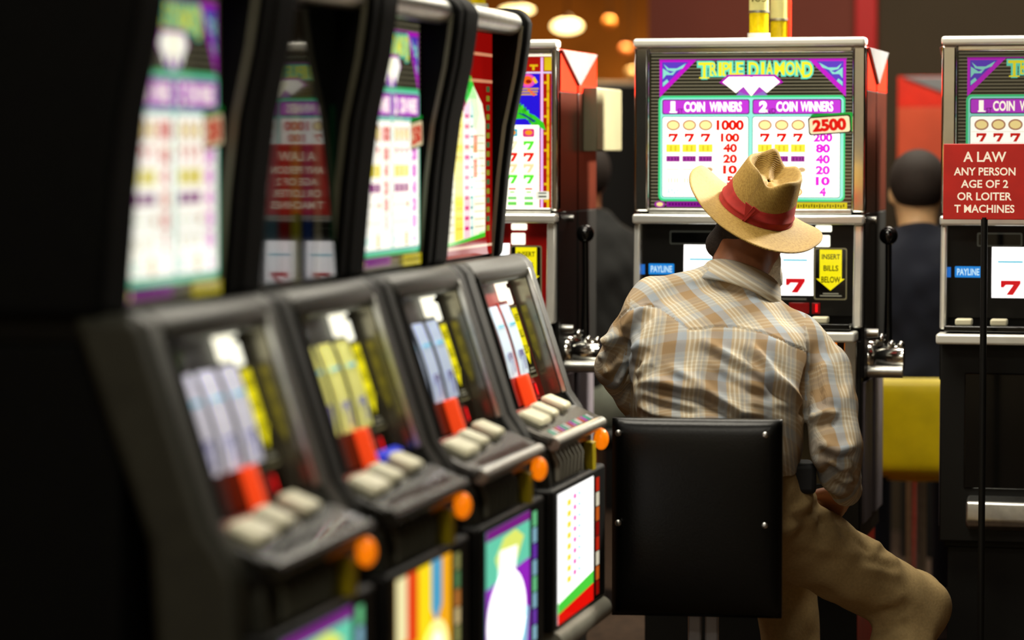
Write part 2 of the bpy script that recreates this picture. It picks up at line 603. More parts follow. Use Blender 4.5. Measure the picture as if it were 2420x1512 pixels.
def ladder_print(name, parent, o, eu, ev, W, H, s=1.0):
    """Red glass with a tall ladder-like pay table in cream, yellow and magenta."""
    p = Print((0, 0, 100, 100), o, eu, ev, W, H)
    p.rect(0, 0, 100, 100, (160, 12, 8), 0.85 * s)
    p.up()
    for v in (9, 21):
        p.rect(0, v, 100, v + 1.4, (226, 150, 110), 1.0 * s)
    p.rect(0, 95.2, 100, 96.4, (236, 200, 170), 1.0 * s)
    p.poly([(4, 60), (4, 94), (84, 90), (84, 40), (78, 32), (60, 24), (34, 40)], (250, 246, 220), 1.3 * s)
    p.poly([(4, 93), (4, 95), (84, 92), (84, 89)], (70, 200, 40), 1.0 * s)
    p.poly([(44, 18), (42, 26), (52, 40), (66, 44), (72, 36), (66, 28), (56, 20)], (50, 214, 60), 1.0 * s)
    for k in range(16):
        p.rect(87, 24 + 4.2 * k, 93, 26.4 + 4.2 * k, (140, 150, 40) if k % 2 else (60, 110, 60), 0.9 * s)
    p.up()
    p.poly([(24, 46), (24, 92.6), (40, 92), (40, 35)], (250, 234, 90), 1.2 * s)
    p.poly([(42, 34), (42, 92), (54, 91.4), (54, 30)], (246, 206, 214), 1.2 * s)
    p.poly([(55, 30), (55, 91), (60, 91), (60, 34)], (206, 236, 226), 1.2 * s)
    p.rect(60, 46, 68, 54, (214, 92, 40), 1.0 * s)
    p.rect(60, 57, 68, 65, (214, 92, 40), 1.0 * s)
    for k in range(13):
        p.rect(62, 46 + 3.4 * k, 82, 46.5 + 3.4 * k, (200, 190, 150), 1.0 * s)
    p.up()
    for k in range(12):
        v = 37 + 4.5 * k
        p.rect(43, v, 51, v + 1.7, (226, 36, 130), 1.0 * s)
        p.rect(54, v + 0.3, 59, v + 1.3, (40, 150, 160), 1.0 * s)
        p.rect(26, v + 0.6, 39, v + 1.0, (230, 180, 40), 1.0 * s)
        p.rect(8, 52 + 3.3 * k, 23, 52.5 + 3.3 * k, (206, 200, 170), 1.0 * s)
    return p.build(name, parent)


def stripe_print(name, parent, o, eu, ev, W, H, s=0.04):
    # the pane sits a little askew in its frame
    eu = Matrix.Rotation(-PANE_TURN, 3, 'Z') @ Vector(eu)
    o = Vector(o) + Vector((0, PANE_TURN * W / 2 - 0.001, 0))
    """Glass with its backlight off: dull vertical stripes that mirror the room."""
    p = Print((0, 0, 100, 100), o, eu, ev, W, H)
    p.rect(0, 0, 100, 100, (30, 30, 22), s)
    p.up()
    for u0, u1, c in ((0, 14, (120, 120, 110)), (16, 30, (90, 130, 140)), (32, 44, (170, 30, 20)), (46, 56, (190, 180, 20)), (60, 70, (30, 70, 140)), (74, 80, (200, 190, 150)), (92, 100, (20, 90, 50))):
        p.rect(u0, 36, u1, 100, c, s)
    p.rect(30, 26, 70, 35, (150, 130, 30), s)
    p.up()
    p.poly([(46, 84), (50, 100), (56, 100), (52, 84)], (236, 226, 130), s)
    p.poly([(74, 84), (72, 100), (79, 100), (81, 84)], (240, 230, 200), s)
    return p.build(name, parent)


def belly_print(name, parent, o, eu, ev, W, H, kind):
    p = Print((0, 0, 100, 100), o, eu, ev, W, H)
    W1 = (255, 253, 250)
    if kind == 'diamond':
        p.rect(0, 0, 100, 100, (110, 216, 180), 0.9)
        p.up()
        p.rect(0, 0, 100, 7, (140, 40, 150), 0.7)
        p.poly([(40, 10), (20, 22), (30, 34), (70, 30), (86, 16), (66, 8)], (226, 236, 110), 1.0)
        p.poly([(0, 40), (0, 100), (100, 100), (100, 34), (60, 36)], (150, 40, 190), 1.0)
        p.up()
        p.poly([(30, 18), (26, 40), (66, 36), (70, 20)], W1, 1.3)
        p.ell(46, 68, 44, 34, W1, 1.9)
        p.poly([(84, 66), (80, 92), (92, 96), (98, 70)], (140, 200, 220), 1.0)
    elif kind == 'fruit':
        p.rect(0, 0, 100, 100, (244, 170, 20), 1.0)
        p.up()
        p.rect(0, 0, 18, 40, (236, 226, 170), 1.1)
        p.rect(18, 0, 38, 44, (230, 70, 20), 1.0)
        p.rect(38, 0, 62, 50, (250, 214, 20), 1.1)
        p.poly([(62, 0), (62, 30), (72, 40), (82, 30), (82, 0)], (70, 160, 200), 1.0)
        p.ell(30, 70, 26, 20, (252, 224, 60), 1.2)
        p.ell(70, 62, 26, 24, (254, 240, 150), 1.2)
        p.ell(62, 90, 26, 16, (250, 150, 20), 1.0)
        p.up()
        p.ell(72, 58, 12, 12, (255, 252, 220), 1.3)
        p.poly([(44, 78), (40, 100), (54, 100), (52, 78)], (210, 50, 20), 1.0)
    else:
        p.rect(0, 0, 100, 100, W1, 1.5)
        p.up()
        p.poly([(0, 84), (0, 92), (100, 86), (100, 76)], (76, 206, 60), 1.0)
        p.poly([(0, 92), (0, 100), (100, 100), (100, 86)], (224, 16, 8), 1.0)
        for k in range(8):
            p.rect(24, 8 + 8.5 * k, 36, 13 + 8.5 * k, (250, 214, 70), 1.1)
            p.rect(42, 6 + 8.5 * k, 50, 10 + 8.5 * k, (232, 50, 170), 1.0)
            p.rect(56, 6 + 8.5 * k, 61, 9 + 8.5 * k, (60, 190, 210), 1.0)
    return p.build(name, parent)


def display(parent, M, W, H, face, tint, sticker=None, accent=None, reel_em=0.4, symbol=(150, 150, 196)):
    """Reel window panel. M: frame with x to the right, y up along the panel, z out of it; origin top left."""
    def at(px, py):
        return (px - 1525) / 495 * W, -(py - 530) / 205 * H
    R = M.to_3x3()
    eu, ev, en = R @ Vector((1, 0, 0)), R @ Vector((0, -1, 0)), R @ Vector((0, 0, 1))
    fm = mat('display_face_%d_%d_%d' % face, face, 0.35, var=0.08, spec=0.3)
    b = MB()
    b.fbox(M, 0, W, -H, 0, -0.01, 0, fm)
    b.build('display_panel', parent)
    if accent:
        for c in (1723, 1830):
            bb = MB()
            u0, v0 = at(c - 5, 572)
            u1, v1 = at(c + 5, 700)
            bb.fbox(M, u0, u1, v1, v0, 0, 0.002, accent)
            bb.build('reel_divider', parent)
    # three curved reels behind their windows
    k = W / 495
    for i, cx in enumerate((1666, 1775, 1884)):
        u0, v0 = at(cx - 42, 576)
        u1, v1 = at(cx + 42, 690)
        m = MB()
        n = 12
        pts, fs = [], []
        for j in range(n + 1):
            a = -0.75 + 1.5 * j / n
            v = v0 + (v1 - v0) * j / n
            d = 0.001 + 0.016 * (math.cos(a) - math.cos(0.75))
            pts += [M @ Vector((u0, v, d)), M @ Vector((u1, v, d))]
        fs = [(2 * j, 2 * j + 2, 2 * j + 3, 2 * j + 1) for j in range(n)]
        m.faces(pts, fs, mat('reel_%d_%d_%d' % tint, tint, 0.35, em=reel_em, var=0.03), True)
        m.build('reel', parent)
        pr = Print((cx - 42, 576, cx + 42, 690), M @ Vector((u0, v0, 0.0075)), eu, ev, u1 - u0, v0 - v1)
        pr.seven(cx + 1, 667, 44, 32, symbol, 0.9 if reel_em > 1 else 0.45)
        pr.build('reel_seven', parent)
        pr = Print((cx - 42, 576, cx + 42, 690), M @ Vector((u0, v0, 0.0075)), eu, ev, u1 - u0, v0 - v1)
        pr.rect(cx - 28, 607, cx + 28, 611, (110, 200, 220), 0.9)
        pr.build('reel_stripe', parent)
    p = Print((1525, 530, 2020, 735), M @ Vector((0, 0, 0.001)), eu, ev, W, H)
    p.rrect(1590, 544, 1692, 576, 4, (60, 60, 52), 0.5)
    p.up()
    p.rrect(1594, 548, 1688, 572, 3, (6, 6, 5), 0.2)
    p.build('dark_window', parent)
    PP = lambda: Print((1525, 530, 2020, 735), M @ Vector((0, 0, 0.001)), eu, ev, W, H)
    for r_ in ((1930, 530, 1968, 545), (1930, 552, 1964, 579)):
        u0, v0 = at(r_[0], r_[1])
        u1, v1 = at(r_[2], r_[3])
        bb = MB()
        bb.fbox(M, u0, u1, v1, v0, 0, 0.006, lit((255, 252, 230), 1.5))
        bb.build('lit_panel', parent, 0.003)
    p = PP()
    p.rrect(1541, 620, 1601, 645, 2, (30, 130, 214), 0.9)
    p.up()
    p.text('PAYLINE', 1571, 632.5, 15, (190, 226, 244), 1.0, w=50, fat=0.02)
    p.build('payline_sign', parent)
    p = PP()
    p.rect(1525, 622, 1532, 645, (30, 110, 204), 0.8)
    p.build('payline_mark', parent)
    p = PP()
    p.rrect(1927, 581, 2003, 699, 5, (120, 112, 80), 0.6)
    p.up()
    p.rrect(1930, 584, 2000, 696, 4, (8, 8, 6), 0.2)
    p.up()
    p.poly([(1940, 585), (1940, 651), (1932, 651), (1965, 678), (1998, 651), (1991, 651), (1991, 585)], (240, 226, 16), 0.95)
    for q, w_ in ((683.5, 36), (688.5, 50)):
        p.rect(1966 - w_ / 2, q, 1966 + w_ / 2, q + 2.4, (170, 166, 140), 0.5)
    p.up()
    p.text('INSERT', 1966, 601, 12, (24, 22, 6), 0.4, w=42, fat=0.02)
    p.text('BILLS', 1966, 627, 13, (24, 22, 6), 0.4, w=34, fat=0.02)
    p.text('BELOW', 1966, 653, 14, (24, 22, 6), 0.4, w=44, fat=0.02)
    p.build('bill_sign', parent)
    p = PP()
    p.rect(1852, 696, 1910, 700, (110, 106, 92), 0.4)
    p.build('caption', parent)
    if sticker:
        p = PP()
        p.rect(1532, 545, 1588, 604, sticker, 0.5)
        p.up()
        for q in range(4):
            p.rect(1537, 552 + 13 * q, 1582, 556 + 13 * q, (150, 110, 90), 0.5)
        p.build('sticker', parent)
    for a0, a1, mm in ((1840, 1858, LEDDARK), (1870, 1917, LEDDARK), (1923, 1942, LEDDARK)):
        u0, v0 = at(a0, 706)
        u1, v1 = at(a1, 731)
        bb = MB()
        bb.fbox(M, u0, u1, v1, v0, 0, 0.004, mm)
        bb.build('led_window', parent, 0.001)
    u0, v0 = at(1931, 709)
    u1, v1 = at(1936, 727)
    bb = MB()
    bb.fbox(M, u0, u1, v1, v0, 0.004, 0.0055, LEDRED)
    bb.build('led_digit', parent)
    return at


def tower_light(parent, x, y, z, r, label_text, side):
    """Two-stage signal light on a machine's top."""
    def ring(r0, z0, z1, m, name, par, n=24):
        b = MB()
        b.tube([(x, y, z0), (x, y, z1)], r0, m, n)
        return b.build(name, par)
    base = ring(r * 1.12, z, z + 0.014, WHITE_CHROME, 'tower_light', parent)
    ring(r * 0.94, z + 0.014, z + 0.064, mat('yellow_lens', (190, 164, 6), 0.25, em=0.08, var=0.12, scale=120), 'yellow_lens', base)
    ring(r * 1.04, z + 0.064, z + 0.069, SILVER, 'collar', base)
    ring(r * 0.97, z + 0.069, z + 0.135, mat('cream_lens', (186, 178, 112), 0.3, em=0.1, var=0.06), 'cream_lens', base)
    ring(r * 1.04, z + 0.135, z + 0.147, SILVER, 'cap', base)
    if side:
        b = MB()
        b.box(x + r * 0.93, x + r * 1.0 + 0.004, y - 0.008, y + 0.008, z + 0.014, z + 0.135, mat('red_strip', (240, 40, 10), 0.3, em=0.6))
        b.build('red_strip', base)
    if label_text:
        p = Print((0, 0, 10, 10), (x - 0.014, y - r * 1.0, z + 0.108), (1, 0, 0), (0, 0, -1), 0.028, 0.02)
        p.text(label_text, 5, 5, 8, (120, 110, 20), 0.2)
        p.build('number', base)
    return base


# ------------------------------------------------------------------ upright machines of the cross bank
def upright(cx, cy, label, top_print, face, lever=True, towers=(), numbered=None, side_red=False, gx=2016, group='upright slot machines of the cross bank'):
    t = thing('slot_machine', label, 'slot machine', (cx, cy, 0), 0, group)
    X = lambda px: (px - 1774) / 548 * 0.571
    Z = lambda py: 1.688 - (py - 92) * 0.737 / 708
    h = 0.2855
    one_box('cabinet', -h + 0.012, h - 0.012, 0.03, 0.47, 0.45, 1.664, BLACK, t, 0.004)
    one_box('stand', -h + 0.02, h - 0.02, 0.06, 0.45, 0, 0.45, REDTRIM if towers else BLACK, t, 0.004)
    one_box('kick_plate', -h + 0.02, h - 0.02, 0.045, 0.06, 0, 0.45, BLACK, t, 0.002)
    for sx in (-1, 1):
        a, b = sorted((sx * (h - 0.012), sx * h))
        for y0, y1 in ((0.0, 0.222), (0.242, 0.47)):  # red, brown and black steps put the side's light falloff into colour
            one_box('side_panel', a, b, y0, y1, 1.26, 1.56, REDORANGE if side_red else SHADEBROWN, t, 0.002)
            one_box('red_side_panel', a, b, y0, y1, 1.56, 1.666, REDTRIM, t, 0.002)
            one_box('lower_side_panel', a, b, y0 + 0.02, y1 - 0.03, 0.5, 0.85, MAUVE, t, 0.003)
            one_box('shaded_side_panel', a, b, y0, y1, 0.86, 1.26, BLACK, t, 0.002)
        w = MB()
        x0, x1 = sorted((sx * (h - 0.002), sx * (h + 0.007)))
        w.prism([(0.018, 1.664), (0.452, 1.664), (0.232, 1.578)], x0, x1, mat('pale_silver_panel', (128, 128, 130), 0.3, 0.15, var=0.08))
        w.build('silver_wedge', t, 0.002)
    # topper
    one_box('top_bar', -h, h, -0.025, 0.03, Z(112), 1.688, WHITE_CHROME, t, 0.007, 3)
    b = MB()
    b.box(-h, X(1535), -0.005, 0.03, Z(500), Z(112), CHROME)
    b.build('side_frame', t, 0.006, 3)
    b = MB()
    b.box(X(gx), h, -0.005, 0.03, Z(500), Z(112), CHROME)
    b.build('side_frame', t, 0.006, 3)
    one_box('upper_frame', X(1535), X(gx), 0.0, 0.03, Z(126), Z(112), CHROME, t, 0.004)
    one_box('lower_frame', X(1535), X(gx), -0.004, 0.03, Z(504), Z(492), SILVER, t, 0.003)
    one_box('shelf_bar', -h, h, -0.03, 0.03, Z(528), Z(505), BRIGHT, t, 0.006, 3)
    top_print('top_glass', t, (X(1535), 0.014, Z(124)), (1, 0, 0), (0, 0, -1), X(gx) - X(1535), Z(124) - Z(494))
    # main door
    for x0, x1 in ((-h + 0.002, X(1517)), (X(2022), h - 0.004)):
        b = MB()
        b.prism([(-0.012, Z(528)), (-0.03, Z(768)), (0.02, Z(768)), (0.02, Z(528))], x0, x1, BRIGHT)
        b.build('door_frame', t, 0.005, 3)
    M = Matrix.Translation((X(1517), 0.012, Z(530))) @ Matrix.Rotation(math.pi / 2, 4, 'X')
    display(t, M, X(2022) - X(1517), Z(530) - Z(742), face, (250, 250, 252), reel_em=1.2, symbol=(206, 22, 30))
    one_box('button_deck', X(1517), X(2022), -0.09, 0.012, Z(770), Z(756), GLOSSBLACK, t, 0.003)
    for px in (1560, 1640, 1720, 1800, 1880, 1950):
        one_box('button', X(px - 19), X(px + 19), -0.075, -0.03, Z(756), Z(741), CREAM, t, 0.004, 3)
    one_box('deck_bar', -h, X(2036), -0.105, -0.02, Z(798), Z(774), WHITE_CHROME, t, 0.006, 3)
    # lower door
    one_box('lower_door', -h + 0.004, h - 0.006, -0.02, 0.03, 0.47, Z(798), BLACK, t, 0.004)
    one_box('edge_strip', X(2003), X(2033), -0.028, -0.018, 0.6, Z(800), CHROME, t, 0.003)
    one_box('coin_lamp', X(1968), X(1986), -0.034, -0.019, Z(818), Z(800), ORANGE, t, 0.003)
    one_box('belly_panel', X(1560), X(1985), -0.026, -0.019, 0.6, 0.88, GLOSSBLACK, t, 0.004)
    tr = MB()
    tr.prism([(-0.02, 0.585), (-0.085, 0.575), (-0.09, 0.53), (-0.08, 0.515), (-0.02, 0.5)], X(1570), X(1980), SILVER)
    tr.build('coin_tray', t, 0.006)
    if lever:
        x = h + 0.045
        y = 0.11
        lv = MB()
        lv.tube([(h - 0.002, y, 0.905), (h + 0.02, y, 0.905), (h + 0.02, y, 0.905), (h + 0.085, y, 0.905)], [0.042, 0.042, 0.03, 0.03], CHROME, 24)
        lo = lv.build('lever_hub', t)
        b = MB()
        for zz, xx, rr in ((0.952, h + 0.03, 0.012), (0.938, h + 0.055, 0.01), (0.936, h + 0.078, 0.01)):
            b.sphere((xx, y - 0.01, zz), rr, CHROME)
        b.build('hub_bolt', lo)
        b = MB()
        b.tube([(h, y - 0.03, 0.872), (h + 0.085, y - 0.03, 0.872)], 0.016, SILVER, 16)
        b.build('lever_stop', lo)
        b = MB()
        b.tube([(x, y, 0.93), (x, y + 0.005, 1.08), (x, y, 1.19)], [0.011, 0.008, 0.008], KNOB, 12)
        b.build('lever_arm', lo)
        b = MB()
        b.sphere((x, y, 1.205), 0.023, KNOB)
        b.build('lever_knob', lo)
        b = MB()
        b.tube([(h, 0.05, 0.968), (h + 0.028, 0.05, 0.968)], 0.011, SILVER, 14)
        b.build('side_lock', t)
        b = MB()
        b.tube([(h, 0.12, 1.243), (h + 0.014, 0.12, 1.243)], 0.009, CHROME, 14)
        b.build('side_lock', t)
    for k, (tx, ty) in enumerate(towers):
        tower_light(t, tx, ty, 1.688 if ty < 0.1 else 1.684, 0.025, numbered if k == 0 else None, k == 1)
    return t


upright(-1.8535, 7.2, 'chrome-edged slot machine with red glass and blue picture panel, half hidden behind the row', fruit_print, (150, 10, 8), True, gx=2030)
upright(-1.091, 7.2, 'chrome-edged slot machine the man in the straw hat is playing, two signal lights on top', triple_print, (7, 7, 6), True, ((0.0135, 0.06), (0.0135, 0.42)), '405')
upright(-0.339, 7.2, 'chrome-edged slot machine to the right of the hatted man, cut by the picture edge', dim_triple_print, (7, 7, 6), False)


# ------------------------------------------------------------------ curved machines of the long row
ROW_X, PITCH, ROW_END = -1.425, 0.575, 5.955
JAMB = [(-0.006, 1.19), (-0.021, 1.36), (-0.034, 1.464), (-0.057, 1.57), (-0.066, 1.63), (-0.070, 1.668), (-0.062, 1.688), (-0.045, 1.697), (-0.02, 1.70)]


PALEMETAL = mat('pale_metal', (168, 166, 152), 0.35, 0.35, var=0.1)
DULLMETAL = mat('dull_metal', (84, 84, 70), 0.4, 0.2, var=0.1)
WALLGLOSS = mat('glossy_recess_wall', (120, 116, 100), 0.16, 0.75, var=0.3, scale=14)
MATTE = mat('matte_black', (5, 5, 4), 0.7, var=0.2, scale=40, spec=0.12)
EDGESHEEN = mat('beige_sheen_line', (104, 100, 80), 0.5, var=0.1)
NEAR_JAMB, FAR_JAMB = 0.115, 0.05


def curved(i, label, top, top_s, belly, face, tint, sticker=None, accent=None, deck_col=(34, 34, 30), grille=False, bar=None, blue=False, lamp_top=(255, 250, 225), side_m=None):
    cy = ROW_END - PITCH * (i + 0.5)
    t = thing('slot_machine', label, 'slot machine', (ROW_X, cy, 0), math.pi / 2, 'curved slot machines of the long row')
    h = PITCH / 2 - 0.001
    # topper
    one_box('topper_body', -h + 0.04, h - 0.04, 0.012, 0.33, 1.16, 1.66, BLACK, t, 0.003)
    for sx in (-1, 1):
        b = MB()
        wj = NEAR_JAMB if sx < 0 else FAR_JAMB
        a, c = sorted((sx * h, sx * (h - wj)))
        b.prism([(y - 0.006, z + 0.006) for y, z in JAMB] + [(0.33, 1.70), (0.33, 1.19)], a, c, MATTE)
        b.build('topper_side', t, 0.014, 4)
        if sx > 0:
            b = MB()
            a, c = sorted((h - wj + 0.0005, h - wj - 0.004))
            b.prism([(y + 0.004, z) for y, z in JAMB[:6]] + [(y + 0.012, z) for y, z in JAMB[:6]][::-1], a, c, EDGESHEEN)  # pale strip paints the sheen line along the jamb's rounded edge
            b.build('edge_sheen_line', t)
    b = MB()
    b.tube([(-h + 0.08, -0.040, 1.672), (h - 0.02, -0.040, 1.672)], 0.0235, bar or SILVER, 20)
    b.build('top_bar', t)
    one_box('top_plate', -h + 0.05, h - 0.05, -0.035, 0.33, 1.664, 1.688, GREYPL, t, 0.004)
    top('top_glass', t, (-h + NEAR_JAMB - 0.005, 0.0, 1.652), (1, 0, 0), (0, 0, -1), 2 * h - NEAR_JAMB - FAR_JAMB + 0.01, 0.447, top_s)
    # lower cabinet: side slabs in profile, hood, recessed slanted display
    prof = [(-0.02, 1.2), (-0.055, 1.206), (-0.075, 1.186), (-0.159, 0.925), (-0.18, 0.895), (-0.2, 0.86), (-0.205, 0.5), (-0.17, 0.465), (-0.10, 0.465), (-0.075, 0.9), (0.03, 1.197)]
    for sx in (-1, 1):
        a, c = sorted((sx * h, sx * (h - 0.07)))
        b = MB()
        b.prism(prof, a, c, side_m or GREYPL)
        b.build('cabinet_side', t, 0.016, 4)
    b = MB()
    b.prism([(0.33, 1.16), (0.33, 1.197), (-0.02, 1.199), (-0.056, 1.205), (-0.077, 1.188), (-0.083, 1.163), (-0.066, 1.152), (-0.03, 1.156)], -h + 0.06, h - 0.06, HOODM)
    b.build('hood', t, 0.01, 4)
    one_box('cabinet_core', -h + 0.022, h - 0.022, -0.03, 0.33, 0.47, 1.158, MATTE, t, 0.003)
    # slanted display frame: x right, y up along the slope, z out
    d = Vector((0, -0.304, -0.9526))
    nrm = Vector((0, -0.9526, 0.304))
    Wd = 2 * h - 0.14
    o = Vector((-Wd / 2, -0.078, 1.176)) - nrm * 0.042
    M = Matrix((Vector((1, 0, 0)), -d, nrm)).transposed().to_4x4()
    M.translation = o
    at = display(t, M, Wd, 0.262, face, tint, sticker, accent)
    for sx in (-1, 1):
        b = MB()
        a, c = (0.0, 0.006) if sx < 0 else (Wd - 0.006, Wd)
        b.fbox(M, a, c, -0.264, 0.0, 0.036, 0.047, SILVER if sx > 0 else GREYPL)
        b.build('display_gasket', t, 0.002)
    b = MB()
    b.fbox(M, Wd - 0.004, Wd - 0.001, -0.262, 0.0, 0.0, 0.034, WALLGLOSS)
    b.build('recess_wall', t)
    for px, py, w, hh in ((1885, 553, 62, 36),):
        u0, v0 = at(px - w / 2, py - hh / 2)
        u1, v1 = at(px + w / 2, py + hh / 2)
        b = MB()
        b.fbox(M, u0, u1, v1, v0, 0, 0.012, lit(lamp_top, 1.5))
        b.build('lamp_box', t, 0.004)
    u0, v0 = at(1790, 690)
    u1, v1 = at(1810, 742)
    b = MB()
    b.fbox(M, u0, u1, v1, v0, 0, 0.024, BILLRED)
    b.build('bill_slot', t, 0.004, 3)
    ll = bpy.data.lights.new('reel_lamp', 'AREA')
    ll.shape, ll.size, ll.size_y, ll.energy = 'RECTANGLE', 0.28, 0.012, 0.9
    lo = bpy.data.objects.new('reel_lamp', ll)
    COL.objects.link(lo)
    lo.parent = t
    lo.matrix_local = Matrix.Translation(M @ Vector((Wd * 0.5, -0.012, 0.034))) @ M.to_3x3().to_4x4() @ Matrix.Rotation(math.radians(-68), 4, 'X')
    # button deck
    D = Matrix((Vector((1, 0, 0)), Vector((0, 0.928, 0.373)), Vector((0, -0.373, 0.928)))).transposed().to_4x4()
    D.translation = Vector((0, -0.232, 0.874))
    dk = mat('deck_%d_%d_%d' % deck_col, deck_col, 0.22, 0.6 if max(deck_col) > 60 else 0.0, var=0.25, scale=50)
    b = MB()
    b.fbox(D, -h + 0.055, h - 0.055, 0.0, 0.112, -0.02, 0.0, dk)
    b.fbox(D, -h + 0.06, h - 0.06, 0.01, 0.11, -0.045, -0.02, BLACK)
    b.build('button_deck', t, 0.006, 3)
    b = MB()
    b.tube([D @ Vector((-h + 0.06, -0.002, -0.012)), D @ Vector((h - 0.06, -0.002, -0.012))], 0.013, dk if max(deck_col) < 60 else SILVER, 14)
    b.build('deck_lip', t)
    for k, (u, w) in enumerate(((-0.15, 0.09), (-0.03, 0.055), (0.11, 0.065))):
        b = MB()
        b.fbox(D, u - w / 2, u + w / 2, 0.036 + 0.008 * k, 0.088 + 0.009 * k, 0.0, 0.017, CREAM)
        b.build('button', t, 0.009 if k else 0.016, 3)
        b = MB()
        b.fbox(D, u - w / 2 - 0.03, u - w / 2 - 0.001, 0.03 + 0.008 * k, 0.092 + 0.009 * k, 0.0, 0.003, GLOSSBLACK)
        b.build('button_recess', t)
    # printed strip on the deck's front
    pr = Print((0, 0, 100, 20), D @ Vector((-h + 0.09, 0.03, 0.0006)), (1, 0, 0), D.to_3x3() @ Vector((0, -1, 0)), 2 * h - 0.18, 0.03)
    cols = ((40, 190, 150), (230, 226, 220), (220, 60, 50), (190, 60, 190)) if grille else ((90, 90, 80), (130, 130, 120), (70, 70, 64), (110, 110, 100))
    for q in range(14):
        pr.poly([(3 + 6.8 * q, 4), (1 + 6.8 * q, 16), (5 + 6.8 * q, 16), (7 + 6.8 * q, 4)], cols[q % 4], 0.6 if grille else 0.05)
    pr.build('deck_print', t)
    if blue:
        b = MB()
        b.fbox(D, 0.06, 0.17, 0.1, 0.118, 0, 0.016, BLUELENS)
        b.build('blue_lens', t, 0.004)
    # under the deck: slanted speaker panel with ribs, coin lamp and yellow tag
    b = MB()
    b.prism([(-0.21, 0.845), (-0.222, 0.775), (-0.06, 0.775), (-0.06, 0.845)], -h + 0.07, h - 0.07, HOODM)
    b.build('speaker_panel', t, 0.004)
    for q in range(7):
        b = MB()
        x = -0.165 + 0.034 * q
        b.tube([(x, -0.212, 0.848), (x + 0.006, -0.224, 0.82), (x - 0.004, -0.226, 0.785)], [0.006, 0.009, 0.006], PALEMETAL if grille else DULLMETAL, 8)
        b.build('speaker_rib', t)
    b = MB()
    b.sphere((0.192, -0.238, 0.832), 0.019, ORANGE, sq=(1, 0.8, 1.15))
    b.build('coin_lamp', t)
    b = MB()
    b.box(0.122, 0.162, -0.234, -0.214, 0.772, 0.832, YELLOWTAG)
    b.build('coin_tag', t, 0.003)
    # belly door
    one_box('belly_door', -h + 0.03, h - 0.04, -0.236, -0.16, 0.505, 0.778, BLACK, t, 0.008, 3)
    belly_print('belly_glass', t, (-0.215, -0.2368, 0.765), (1, 0, 0), (0, 0, -1), 0.335, 0.25, belly)
    p = Print((0, 0, 10, 100), (0.142, -0.2368, 0.765), (1, 0, 0), (0, 0, -1), 0.04, 0.25)
    sc = {'diamond': ((120, 216, 150), (150, 200, 220), (120, 60, 190), (150, 200, 220)), 'fruit': ((150, 150, 90), (90, 140, 90), (206, 130, 60), (226, 200, 140)), 'ladder': ((200, 40, 20), (226, 216, 190), (206, 96, 30), (150, 14, 8))}[belly]
    for q in range(8):
        p.rect(1, 3 + 12 * q, 9, 14 + 12 * q, sc[q % 4], 0.75)
    p.build('belly_strip', t)
    b = MB()
    b.tube([(-h + 0.05, -0.228, 0.482), (h - 0.05, -0.228, 0.482)], 0.024, PALEMETAL if grille else GREYPL, 18)
    b.build('foot_bar', t)
    return t


LADDER_TINT = (196, 214, 228)
m0 = curved(0, 'row slot machine with red ladder-style glass, last one before the hatted man', ladder_print, 0.82, 'ladder', (150, 8, 6), LADDER_TINT, accent=REDTRIM, deck_col=(120, 116, 110), grille=True)
m1 = curved(1, 'row slot machine with purple and green glass beside the red ladder-style one', triple_print, 0.8, 'diamond', (8, 8, 7), (190, 206, 232), sticker=(110, 12, 8), deck_col=(116, 114, 112))
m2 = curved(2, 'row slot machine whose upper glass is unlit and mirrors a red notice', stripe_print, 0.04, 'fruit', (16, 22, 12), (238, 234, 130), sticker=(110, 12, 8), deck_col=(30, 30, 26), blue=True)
m3 = curved(3, 'big blurred slot machine with purple and green glass at the near end of the row', triple_print, 0.62, 'diamond', (7, 7, 6), (224, 222, 236), deck_col=(22, 22, 18), side_m=mat('sheen_side_plastic', (44, 44, 36), 0.42, var=0.15, scale=30))  # sides in a lighter charcoal: their sheen is put into the colour
for m, tw in ((m0, ((-0.02, 0.0), (0.06, 0.0))), (m2, ((0.05, 0.0),))):
    for y, x in tw:
        tower_light(m, x, y, 1.688, 0.025, None, False)
b = MB()
b.box(ROW_X - 0.33, ROW_X + 0.14, ROW_END - 4 * PITCH, ROW_END, 0, 0.464, BLACK)
tag(b.build('machine_base', None, 0.006), 'long black base cabinet under the row of curved slot machines', 'base')

# ------------------------------------------------------------------ notice the unlit glass mirrors, on a stand between two machines
nt_ = thing('notice_stand', 'red notice with white lettering on a thin black stand right of the hatted man', 'notice', (-0.50, 6.93, 0))
b = MB()
b.tube([(0, 0, 0.012), (0, 0, 1.26)], 0.008, BLACK, 12)
b.build('post', nt_)
b = MB()
b.tube([(0, 0, 0), (0, 0, 0.012)], 0.09, BLACK, 24)
b.build('foot', nt_)
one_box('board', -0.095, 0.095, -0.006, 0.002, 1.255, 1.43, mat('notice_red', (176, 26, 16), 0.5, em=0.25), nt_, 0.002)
p = Print((0, 0, 100, 100), (-0.082, -0.0064, 1.427), (1, 0, 0), (0, 0, -1), 0.164, 0.169)
for s_, v, w in (('A LAW', 16, 60), ('ANY PERSON', 36, 86), ('AGE OF 2', 53, 66), ('OR LOITER', 70, 76), ('T MACHINES', 87, 84)):
    p.text(s_, 50, v, 14 if v < 20 else 11, (250, 230, 200), 0.8, w=w, fat=0.02)
p.build('lettering', nt_)

# ------------------------------------------------------------------ stool
def px(x, y, zc):
    """World point seen at a pixel of the 2420 x 1512 photograph at a given distance along the view."""
    return CAM + (FW + RT * ((x - CX) / F_PX) - UPV * ((y - CY) / F_PX)) * zc


